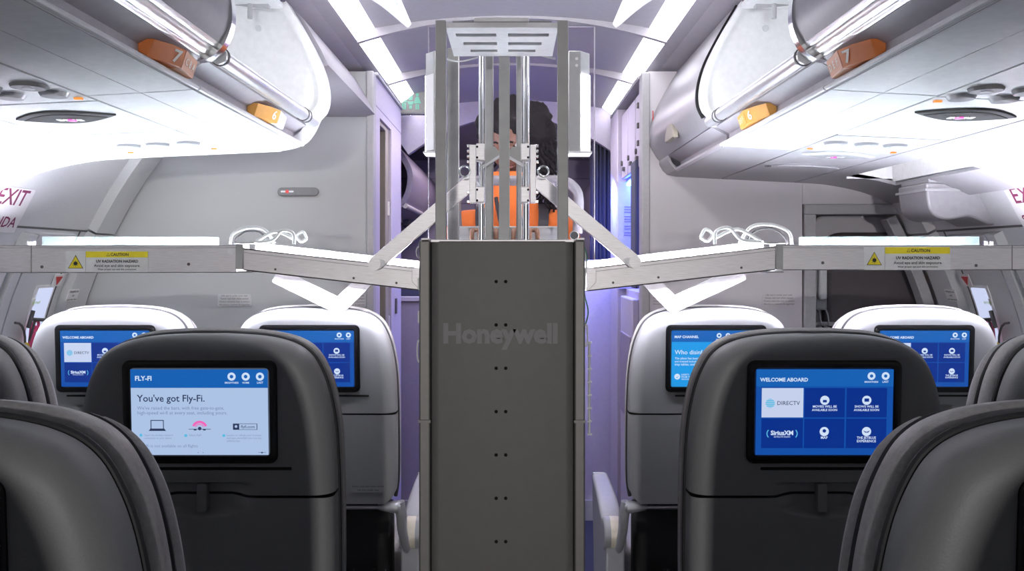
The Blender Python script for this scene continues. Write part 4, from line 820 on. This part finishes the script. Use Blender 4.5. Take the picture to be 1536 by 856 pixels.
# lamp arms
DA = 2.20
def arm(sg):
    f = lambda p: p if sg < 0 else 2*CX-p+(-8)
    # px measured on the left; the right arm mirrors about the cart centre and is measured separately
    if sg < 0: jx, jt, jb, ix, it, ib, ex = 365, 372, 405.5, 632, 402, 436, -140
    else: jx, jt, jb, ix, it, ib, ex = 1163, 369, 405, 880, 402, 437, 1680
    ar = MB(); T = .004
    P = [(X(jx, DA), Z(jt, DA)), (X(ix, DA), Z(it, DA)), (X(ix, DA), Z(ib, DA)), (X(jx, DA), Z(jb, DA))]
    inner = MB().py(P, DA, DA+T)
    a, c = Vector((P[0][0], 0, P[0][1])), Vector((P[1][0], 0, P[1][1])); a2, c2 = Vector((P[3][0], 0, P[3][1])), Vector((P[2][0], 0, P[2][1]))
    dz = Vector((0, 0, .004))
    for q0, q1, h, dp in ((a, c, -1, .012), (a2, c2, 1, .012)):
        inner.py([(q.x, q.z) for q in (q0, q1, q1+dz*h, q0+dz*h)], DA, DA+dp)
    inner = inner.build('inner_arm', M['alu'], uv, bevel=.001)
    # ledge line, hinge plate at the cart, scratches/rivets
    MB().py([(q.x, q.z) for q in (a-Vector((0, 0, .010)), c-Vector((0, 0, .010)), c-Vector((0, 0, .0115)), a-Vector((0, 0, .0115)))], DA-.0015, DA).build('arm_fold', M['alus'], inner)
    h = [(ix, it-2), (ix-sg*-14, it+1), (ix-sg*-14, ib-14), (ix, ib+1)]
    MB().py([(X(u, DA), Z(v, DA)) for u, v in h], DA-.004, DA).build('hinge_plate', M['alu'], inner, bevel=.001)
    b = MB()
    for t_ in (.18, .62, .86): q = a+(c-a)*t_; b.tube([(q.x, DA-.0008, q.z-.045), (q.x, DA+.001, q.z-.045)], .0032, 10)
    b.build('rivet', M['dgrey'], inner)
    MB().box(min(X(ix, DA), 0), max(X(ix, DA), 0), DA+.02, DA+.06, Z(it+12, DA)-.02, Z(it+12, DA)+.02).build('arm_root', M['bodyd'], inner)
    rb = MB(); q4 = [a+dz*4, c+dz*4, c2, a2]; rb.py([(q.x, q.z) for q in q4], DA+.104, DA+.107); rb.build('rear_light_block', M['alu'], inner); MB().loft([[Vector((q.x, y, q.z+h)) for y in (DA+.004, DA+.0655) for h in ((.0, .002) if y < DA+.05 else (.002, .0))] for q in (a2, c2)]).build('lower_light_block', M['alu'], inner)  # rear wall and bottom plate added to keep tube light off bulkhead, seats
    lt = MB().tube([a+(c-a)*.04+Vector((0, DA+.055, -.014)), a+(c-a)*.96+Vector((0, DA+.055, -.014))], .011, 12).build('lamp_tube', E['uv'], inner, smooth=True)
    g0 = a+(c-a)*.08; g1 = a+(c-a)*.70
    g = MB(); up = Vector((0, 0, .0145)); g.loft([[g0+Vector((0, DA+y, 0))+up*k for y, k in ((.015, 0), (.08, 0), (.08, 1), (.015, 1))], [g1+Vector((0, DA+y, 0))+up*k for y, k in ((.015, 0), (.08, 0), (.08, 1), (.015, 1))]])
    g.build('lamp_glass', M['frost'], inner)
    # white angled bracket
    vb = [(413, 412), (508, 459), (560, 408)] if sg < 0 else [(1115, 408), (1010, 457), (968, 414)]
    Dv = 2.335; pp = [W(u, v, Dv) for u, v in vb]; wv = .021
    n0 = (pp[1]-pp[0]).normalized(); n1 = (pp[2]-pp[1]).normalized(); m0 = Vector((-n0.z, 0, n0.x)); m1 = Vector((-n1.z, 0, n1.x)); mm = (m0+m1).normalized(); kk = wv/mm.dot(m0)
    sd = 1 if mm.z > 0 else -1
    low = [pp[1]-sd*wv*(m0*(1-t_)+m1*t_).normalized() for t_ in np.linspace(0, 1, 7)]
    ring = [pp[0]+sd*m0*wv, pp[1]+sd*mm*kk, pp[2]+sd*m1*wv, pp[2]-sd*m1*wv]+low[::-1]+[pp[0]-sd*m0*wv]
    vv = MB().py([(q.x, q.z) for q in ring], Dv, Dv+.012).build('angled_bracket', M['white'], inner)
    MB().tube([(pp[1].x, Dv-.002, pp[1].z), (pp[1].x, Dv, pp[1].z)], .004, 10).build('bracket_bolt', M['trim'], vv)
    # joint
    jw = MB().box(min(X(jx, DA), X(jx+sg*11, DA)), max(X(jx, DA), X(jx+sg*11, DA)), DA-.004, DA+.05, Z(404, DA), Z(366, DA)); jw.box(X(jx, DA)-.028, X(jx, DA)+.028, DA-.002, DA+.08, Z(365, DA), Z(363, DA)); jw.box(X(jx, DA)-.022, X(jx, DA)+.022, DA+.0, DA+.08, Z(409, DA), Z(406.5, DA))
    jw.build('arm_joint', M['alus'], uv, bevel=.001)
    xo = X(jx+sg*11, DA); xe = X(ex, DA); zt_, zb_ = Z(367.5, DA), Z(409 if sg < 0 else 405, DA)
    x0, x1 = min(xo, xe), max(xo, xe)
    outer = MB().box(x0, x1, DA, DA+T, zb_, zt_); outer.box(x0, x1, DA, DA+.014, zt_-.003, zt_); outer.box(x0, x1, DA, DA+.012, zb_, zb_+.003); outer = outer.build('outer_arm', M['alu'], uv, bevel=.001)
    MB().box(x0, x1, DA-.0015, DA, zt_-.0075, zt_-.006).build('arm_fold', M['alus'], outer)
    xs = X(47 if sg < 0 else 1518, DA); MB().box(xs-.001, xs+.001, DA-.001, DA, zb_, zt_).build('arm_seam', M['bodyd'], outer)
    MB().box(x0, x1, DA+.104, DA+.107, zb_, zt_).build('rear_light_block', M['alu'], outer); MB().box(x0, x1, DA+.004, DA+.0655, zb_, zb_+.002).build('lower_light_block', M['alu'], outer)  # added light-blocking plates, as on the inner arm
    MB().tube([(x0+.01, DA+.055, (zt_+zb_)/2+.012), (x1-.01, DA+.055, (zt_+zb_)/2+.012)], .011, 12).build('lamp_tube', E['uv'], outer, smooth=True)
    ga_, gb_ = (58, 312) if sg < 0 else (1215, 1474)
    MB().box(X(ga_, DA), X(gb_, DA), DA+.015, DA+.085, zt_, zt_+.0225).build('lamp_glass', M['frost'], outer, bevel=.001)
    b = MB()
    for px_ in ((34, 41) if sg < 0 else (1489, 1497)): b.tube([(X(px_, DA), DA+.03, zt_), (X(px_, DA), DA+.03, zt_+.010)], .0045, 12)
    b.build('lamp_pin', M['white'], outer)
    b = MB()
    for px_, py_ in (((63, 400), (283, 396)) if sg < 0 else ((1234, 394), (1464, 398))): b.tube([(X(px_, DA), DA-.0008, Z(py_, DA)), (X(px_, DA), DA+.001, Z(py_, DA))], .004, 12)
    b.build('rivet', M['dgrey'], outer)
    px_ = 346.5 if sg < 0 else 1168; MB().tube([(X(px_, DA), DA-.0012, Z(376 if sg < 0 else 374, DA)), (X(px_, DA), DA+.001, Z(376 if sg < 0 else 374, DA))], .0092, 20).build('round_sticker', M['paper'], outer)
    # warning label
    la, lb_, lt_, lbm = (99, 223, 376.5, 408) if sg < 0 else (1295, 1425, 370, 404.5)
    wq, hq = X(lb_, DA)-X(la, DA), Z(lt_, DA)-Z(lbm, DA); x0l, zl = X(la, DA), Z(lbm, DA)
    lab = MB().py(rrect(wq, hq, .004, 4, x0l+wq/2, zl+hq/2), DA-.002, DA).build('warning_label', M['paper'], outer)
    xs_ = x0l+wq*.245; MB().py([(xs_, zl+hq*.70), (x0l+wq*.995, zl+hq*.70), (x0l+wq*.995, zl+hq*.985), (xs_, zl+hq*.985)], DA-.0024, DA-.0019).build('yellow_band', M['yellow'], lab)
    MB().box(xs_-.0008, xs_+.0002, DA-.0024, DA-.0019, zl+.001, zl+hq-.001).build('divider_line', M['trim'], lab)
    tri = lambda r_, cx, cz: [(cx-r_, cz-r_*.8), (cx+r_, cz-r_*.8), (cx, cz+r_*.95)]
    cx, cz = x0l+wq*.122, zl+hq*.47
    MB().py(tri(.0195, cx, cz), DA-.0024, DA-.0019).build('triangle_border', M['ink'], lab); MB().py(tri(.0172, cx, cz-.0006), DA-.0028, DA-.0023).build('yellow_triangle', M['yellow'], lab)
    t = MB(); t.py(circ(.0052, 12, cx, cz-.003), DA-.0032, DA-.0027)
    for k in range(8): a_ = 2*PI*k/8; t.tube([(cx+.006*math.cos(a_), DA-.003, cz-.003+.006*math.sin(a_)), (cx+.0085*math.cos(a_), DA-.003, cz-.003+.0085*math.sin(a_))], .0005, 4)
    t.py(tri(.0048, x0l+wq*.515, zl+hq*.835), DA-.0028, DA-.0023)
    def fit(s_, w_, cx_, zz, bold):
        V, _ = text_mesh(s_, bold, 'CENTER'); wd = max(p.x for p in V)-min(p.x for p in V); t.text(s_, w_/wd, (cx_, DA-.0029, zz), align='CENTER', bold=bold)
    fit('CAUTION', wq*.22, x0l+wq*.655, zl+hq*.775, .03); fit('UV RADIATION HAZARD', wq*.51, x0l+wq*.625, zl+hq*.46, .035); fit('Avoid eye and skin exposure.', wq*.56, x0l+wq*.625, zl+hq*.25, .012); fit('Wear proper eye and skin protection.', wq*.47, x0l+wq*.625, zl+hq*.10, .012)
    t.build('warning_print', M['ink'], lab)
    MB().py(tri(.0034, x0l+wq*.515, zl+hq*.833), DA-.0032, DA-.0027).build('small_triangle', M['yellow'], lab)
    # cables looped over the joint
    zz = zt_; jx_ = X(jx, DA); m_ = -sg
    C = [[(-.10, .0), (-.098, .022), (-.075, .028), (-.055, .008), (-.02, .004)], [(-.10, .01), (-.06, .026), (-.02, .006)], [(-.055, .002), (-.035, .030), (.0, .034), (.030, .022), (.036, .0)], [(-.045, .002), (-.025, .024), (.004, .027), (.024, .014), (.030, 0)], [(-.12, .012), (-.112, .026), (-.10, .018), (-.108, .006), (-.12, .012)]]
    sc = 1.25 if sg < 0 else 1.5
    for i, c_ in enumerate(C):
        MB().tube(crom([(jx_-sg*-1*u*sc*1.0, DA+.02+.008*i, zz+.003+v*sc) for u, v in c_], 6), .0042 if i != 3 else .003, 8).build('lamp_cable', M['wire'] if i != 3 else M['dgrey'], uv, smooth=True)
for sg in (-1, 1): arm(sg)
# upright lamp housings beside the mast
for sg in (-1, 1):
    plan = [(853, 0), (871, 0), (886, .03), (886, .09), (853, .09)] if sg > 0 else [(653, 0), (651, 0), (637, .03), (637, .09), (653, .09)]
    q = lambda u, v: Vector((X(u, DA), DA+v, 0))
    lb = MB().loft([[q(u, v)+Vector((0, 0, z)) for u, v in plan] for z in (Z(228, DA), Z(76, DA))]).build('lamp_housing', M['trim'], uv, bevel=.002)
    c0, c1, c2 = q(*plan[1]), q(*plan[2]), q(*plan[3]); o1 = Vector((sg*.0015, -.0015, 0)); o2 = Vector((sg*.002, 0, 0))
    for p0, p1, of, mt in ((c0, c1, o1, E['tall'] if sg > 0 else E['talld']), (c1, c2, o2, E['tall'])):
        d_ = (p1-p0)*.04; MB().loft([[v_+Vector((0, 0, z)) for v_ in (p0+d_, p1-d_, p1-d_+of, p0+d_+of)] for z in (Z(224, DA), Z(110, DA))]).build('lamp_window', mt, lb)
    MB().box(X(853 if sg > 0 else 635, DA), X(888 if sg > 0 else 652, DA), DA-.004, DA+.075, Z(230, DA), Z(227, DA)).build('bottom_lip', M['white'], lb, bevel=.001)
    if sg > 0:
        b = MB()
        for py_ in (88, 98): b.tube([(X(865, DA), DA-.001, Z(py_, DA)), (X(865, DA), DA+.002, Z(py_, DA))], .004, 10)
        b.build('screw', M['white'], lb)
# shield, rear panel, push handle
Ds = 2.36
sh = MB().box(X(642, Ds), X(892, Ds), Ds, Ds+.004, Z(395, Ds), Z(40, Ds)).build('clear_shield', M['acrylic'], uv)
b = MB()
for a in (642, 891): b.box(X(a, Ds), X(a+1.6, Ds), Ds-.001, Ds+.005, Z(395, Ds), Z(40, Ds))
b.box(X(642, Ds), X(892, Ds), Ds-.001, Ds+.005, Z(40.8, Ds), Z(40, Ds)); b.build('shield_edge', M['acre'], sh)
Dp = 2.30; rp = MB().box(X(680, Dp), X(850, Dp), Dp, Dp+.04, Z(400, Dp), Z(339, Dp)).build('rear_panel', M['handle'], uv, bevel=.004)
b = MB()
for px_ in (700, 806, 832): b.tube([(X(px_, Dp), Dp-.003, Z(346, Dp)), (X(px_, Dp), Dp+.002, Z(346, Dp))], .006, 12)
b.build('button', M['handle'], rp); MB().box(X(680, Dp), X(850, Dp), Dp-.001, Dp+.001, Z(353, Dp), Z(352, Dp)).build('panel_seam', M['grey'], rp)
Dh = 2.42
MB().tube(crom([W(686, 345, Dh), W(684, 300, Dh), W(692, 275, Dh), W(720, 271, Dh), W(790, 271, Dh), W(840, 271, Dh), W(860, 280, Dh), W(868, 300, Dh), W(866, 350, Dh)], 8), .0145, 14).build('push_handle', M['handle'], uv, smooth=True)
MB().tube([W(861.5, 353, 2.3), W(861.5, 353, 2.38)], .013, 16).build('tube_socket', M['alus'], uv, smooth=True)
MB().tube([W(861.5, 353, 2.296), W(861.5, 353, 2.302)], .0105, 16).build('tube_opening', M['hole'], uv)
# ------------------------------------------------------------------ operator behind the cart
DP = 2.80
pe = thing('person', (.0, DP, 0), 'person with dark curly hair in an orange top standing behind the cart', 'person')
def skin_mesh(nodes, edges, radii, sub=2):
    me = bpy.data.meshes.new('t'); me.from_pydata(nodes, edges, []); o = bpy.data.objects.new('t', me); COL.objects.link(o)
    md = o.modifiers.new('s', 'SKIN'); 
    for i, r in enumerate(radii): me.skin_vertices[0].data[i].radius = (r, r)
    me.skin_vertices[0].data[0].use_root = True
    m2 = o.modifiers.new('u', 'SUBSURF'); m2.levels = m2.render_levels = sub
    dg = bpy.context.evaluated_depsgraph_get(); r = bpy.data.meshes.new_from_object(o.evaluated_get(dg)); V = [v.co.copy() for v in r.vertices]; Fc = [list(p.vertices) for p in r.polygons]
    bpy.data.objects.remove(o); return V, Fc
def remesh(mb, vox):
    me = bpy.data.meshes.new('t'); me.from_pydata(mb.v, [], mb.f); o = bpy.data.objects.new('t', me); COL.objects.link(o)
    md = o.modifiers.new('r', 'REMESH'); md.mode = 'VOXEL'; md.voxel_size = vox; sm = o.modifiers.new('s', 'SMOOTH'); sm.factor = .5; sm.iterations = 2
    dg = bpy.context.evaluated_depsgraph_get(); r = bpy.data.meshes.new_from_object(o.evaluated_get(dg)); out = MB().add([v.co.copy() for v in r.vertices], [list(p.vertices) for p in r.polygons]); bpy.data.objects.remove(o); return out
HX, HZ_ = -.015, 1.695   # head centre
def head():
    bm = bmesh.new(); bmesh.ops.create_uvsphere(bm, u_segments=40, v_segments=30, radius=1); V = []; 
    for v in bm.verts:
        x, y, z = v.co; rx, ry, rz = .074, .095, .112
        if z < -.2: k = (-.2-z)/.8; rx *= 1-.42*k; ry *= 1-.25*k
        p = Vector((x*rx, y*ry, z*rz))
        fr_ = max(0, -y)
        p.y -= .020*math.exp(-((p.x/.011)**2))*math.exp(-(((p.z+.018)/.022)**2))*fr_          # nose
        p.y += .012*fr_*(math.exp(-(((abs(p.x)-.030)/.016)**2)))*math.exp(-(((p.z-.008)/.012)**2))    # eye sockets
        p.y -= .006*fr_*math.exp(-((p.x/.022)**2))*math.exp(-(((p.z+.058)/.010)**2))        # lips
        p.y -= .008*fr_*math.exp(-((p.x/.025)**2))*math.exp(-(((p.z+.098)/.016)**2))        # chin
        V.append(p)
    bm.verts.index_update(); Fc = [[v.index for v in f.verts] for f in bm.faces]; bm.free()
    R = Matrix.Translation((HX, DP-.06, HZ_)) @ Matrix.Rotation(math.radians(-8), 4, 'Z') @ Matrix.Rotation(math.radians(34), 4, 'X')
    return [R @ p for p in V], Fc, R
hv, hf, HR = head()
body = MB().add(hv, hf)
for sx in (-1, 1):
    ear = [HR @ Vector((sx*(.074+.006*math.cos(a)), .012+.014*math.cos(a), -.004+.026*math.sin(a))) for a in np.linspace(0, 2*PI, 10)]; body.tube(ear, .006, 6)
yb = DP
N = [(0, yb, .98), (0, yb, 1.16), (0, yb-.01, 1.34), (0, yb-.02, 1.40), (HX*.6, yb-.035, 1.52), (HX, yb-.05, 1.62)]; R_ = [.125, .105, .112, .092, .054, .052]; Ed = [(0, 1), (1, 2), (2, 3), (3, 4), (4, 5)]
hands = {}
for sx in (-1, 1):
    i = len(N); hxp = .055*sx-.02
    N += [(sx*.145, yb-.02, 1.385), (sx*.160, yb-.02, 1.18), (sx*.12, yb-.22, 1.275), (hxp, Dp+.06, 1.375)]; R_ += [.048, .042, .034, .026]; Ed += [(3, i), (i, i+1), (i+1, i+2), (i+2, i+3)]; hands[sx] = (i+3, Vector(N[i+3]))
    j = len(N); N += [(sx*.09, yb, .90), (sx*.10, yb-.02, .50), (sx*.10, yb, .09), (sx*.10, yb-.13, .04)]; R_ += [.095, .062, .045, .036]; Ed += [(0, j), (j, j+1), (j+1, j+2), (j+2, j+3)]
v_, f_ = skin_mesh(N, Ed, R_); body.add(v_, f_)
for sx in (-1, 1):   # palms and five fingers curled over the rear panel edge
    p = hands[sx][1]; n_ = [tuple(p+Vector((0, .01, -.002))), tuple(p+Vector((0, -.035, .008)))]; r_ = [.022, .026]; e_ = [(0, 1)]
    for k in range(4):
        bx = (-.030+.0205*k); ln = (.9, 1.05, 1.0, .8)[k] if sx > 0 else (.8, 1.0, 1.05, .9)[k]; q = len(n_)
        n_ += [tuple(p+Vector((bx, -.055, .012))), tuple(p+Vector((bx*1.05, -.055-.026*ln, .008))), tuple(p+Vector((bx*1.05, -.055-.038*ln, -.014))), tuple(p+Vector((bx*1.05, -.055-.034*ln, -.034)))]; r_ += [.0082, .0078, .0073, .0066]; e_ += [(1, q), (q, q+1), (q+1, q+2), (q+2, q+3)]
    q = len(n_); n_ += [tuple(p+Vector((-sx*.030, -.022, .0))), tuple(p+Vector((-sx*.046, -.044, -.012))), tuple(p+Vector((-sx*.044, -.066, -.022)))]; r_ += [.012, .0105, .009]; e_ += [(1, q), (q, q+1), (q+1, q+2)]
    v_, f_ = skin_mesh(n_, e_, r_, 1); body.add(v_, f_)
remesh(body, .0042).build('body', M['skin'], pe, smooth=True, angle=180)
# face details
b = MB()
for sx in (-1, 1): b.tube([HR @ Vector((sx*.030, -.0758+.0004*k_*k_, .008-.00001)) + (HR.to_3x3() @ Vector((0, -.0012*k_, 0))) for k_ in range(5)], [.0135, .0125, .011, .008, .003], 12)
b.build('eye', M['eyew'], pe, smooth=True)
b = MB()
for sx in (-1, 1): b.tube([HR @ Vector((sx*.030, -.0775, .007)), HR @ Vector((sx*.030, -.0790, .007))], .0062, 12); b.tube([HR @ Vector((sx*(.016+.014*i/2), -.089+.004*i/2, .026+.003*(i == 1))) for i in range(3)], .003, 6)
b.build('eyebrow', M['hair'], pe, smooth=True)
MB().tube([HR @ Vector((.022*t, -.094+.010*t*t, -.058)) for t in np.linspace(-1, 1, 7)], [.001, .004, .005, .005, .005, .004, .001], 8).build('lips', M['lip'], pe, smooth=True)
# clothing: orange top following the torso and arms, trousers, shoes
tb = MB(); L_ = []
for z, rx, ry, cx, cy in ((.94, .165, .150, 0, 0), (1.10, .150, .138, 0, 0), (1.25, .160, .142, 0, -.005), (1.33, .160, .144, 0, -.012), (1.40, .146, .132, 0, -.02), (1.445, .105, .105, -.004, -.026), (1.52, .080, .082, -.008, -.034), (1.565, .072, .074, -.011, -.042), (1.585, .069, .071, -.012, -.045)):
    L_.append([(cx+rx*math.cos(t), yb+cy+ry*math.sin(t), z) for t in np.linspace(0, 2*PI, 28, False)])
tb.loft(L_)
for sx, i in ((-1, 6), (1, 14)):
    A, B_, C_, D_ = [Vector(q) for q in N[i:i+4]]; D_ = C_*.3+D_*.7
    tb.tube(crom([tuple(Vector((sx*.08, yb-.02, 1.375))), tuple(A), tuple(B_), tuple(C_*.5+B_*.5), tuple(C_), tuple(D_)], 5), [.084-.040*k_/25 for k_ in range(26)], 16)
remesh(tb, .009).build('top', M['shirt'], pe, smooth=True, angle=180)
n_ = [(0, yb, .97)]; r_ = [.145]; e_ = []
for sx in (-1, 1): q = len(n_); n_ += [(sx*.09, yb, .88), (sx*.10, yb-.02, .50), (sx*.10, yb, .10)]; r_ += [.105, .075, .062]; e_ += [(0, q), (q, q+1), (q+1, q+2)]
v_, f_ = skin_mesh(n_, e_, r_); MB().add(v_, f_).build('trousers', M['trouser'], pe, smooth=True, angle=180)
for sx in (-1, 1): MB().loft([[(sx*.10+u*w__, y, v*h_) for u, v in rrect(.1, .10, .035, 4, 0, .05)] for y, w__, h_ in ((yb+.07, .7, .8), (yb+.03, .95, 1), (yb-.06, 1, .8), (yb-.14, .95, .6), (yb-.19, .6, .45))]).build('shoe', M['black'], pe, smooth=True, angle=60)
for sx in (-1, 1):
    a = MB().loft([[(sx*(.075+.055*t)-.02+u, yb-.165+.06*abs(t-.0)-.0+.0, 0) for u in (0, .03)]+[(sx*(.075+.055*t)+.01-u, yb-.150+.06*abs(t), 0) for u in (0, .03)] for t in (0, 1)], c0=False, c1=False) if False else None
    pts = [Vector((sx*.085, yb-.145, 1.20)), Vector((sx*.090, yb-.162, 1.33)), Vector((sx*.098, yb-.135, 1.43)), Vector((sx*.100, yb-.03, 1.485)), Vector((sx*.098, yb+.08, 1.44))]
    q = MB(); P2 = crom([tuple(p) for p in pts], 6); q.loft([[Vector(p)+Vector((u, 0, 0))+Vector((0, v, v*.3)) for u, v in ((-.016, 0), (.016, 0), (.016, .006), (-.016, .006))] for p in P2]); q.build('shoulder_strap', M['strap'], pe)
MB().tube(crom([(-.05, yb-.14, 1.50), (-.03, yb-.165, 1.40), (0, yb-.17, 1.36), (.03, yb-.165, 1.40), (.045, yb-.14, 1.50)], 6), .006, 8).build('lanyard', M['strap'], pe, smooth=True)
# hair: cap plus many curls
b = MB(); bm = bmesh.new(); bmesh.ops.create_icosphere(bm, subdivisions=4, radius=1); bm.verts.index_update()
V = []
for v in bm.verts:
    x, y, z = v.co; rr = 1+.10*math.sin(9*x+3*z)*math.cos(8*y-4*z)+.05*math.sin(21*z+13*x)
    V.append(Vector((HX+.026+x*.124*rr, DP-.062+y*.122*rr+.012, HZ_+.034+z*.098*rr)))
Fc = []
for f in bm.faces:
    c = sum((V[v.index] for v in f.verts), Vector())/3; lc = HR.inverted() @ c
    if lc.y < -.03 and lc.z < .050 and -.075 < lc.x < .060: continue
    Fc.append([v.index for v in f.verts])
bm.free(); b.add(V, Fc)
hr = b.build('hair', M['hair'], pe, smooth=True, angle=180)
b = MB()
for k in range(150):
    a = rng.uniform(-.9, 2.9) if k < 105 else rng.uniform(2.3, 3.9); ez = rng.uniform(.0, .10)
    x0 = HX+.040+.108*math.cos(a)*(1-.3*ez/.1); y0 = DP-.01+.10*math.sin(a); ln = rng.uniform(.10, .30) if a < 2.2 else rng.uniform(.03, .12)
    if math.sin(a) < -.5 and x0 < .075: ln = .03
    z0 = HZ_+.02+ez; ph = rng.uniform(0, 6.28); cr = rng.uniform(.006, .013); pts = []; n_ = 4+int(ln/.011)
    for i in range(n_): t_ = i/(n_-1); pts.append((x0+.012*t_*math.cos(a)+cr*math.cos(ph+i*1.3), y0+.01*t_*math.sin(a)+cr*math.sin(ph+i*1.3), z0-ln*t_))
    b.tube(pts, [.0075*(1-.5*i/n_) for i in range(n_)], 5)
b.build('curls', M['hair'], hr, smooth=True, angle=180)
for sx in (-1, 1):
    MB().tube([hands[sx][1]+Vector((0, .035, -.012)), hands[sx][1]+Vector((0, .0, 0))], [.034, .031], 14).build('glove_cuff', M['glove'], pe, smooth=True)
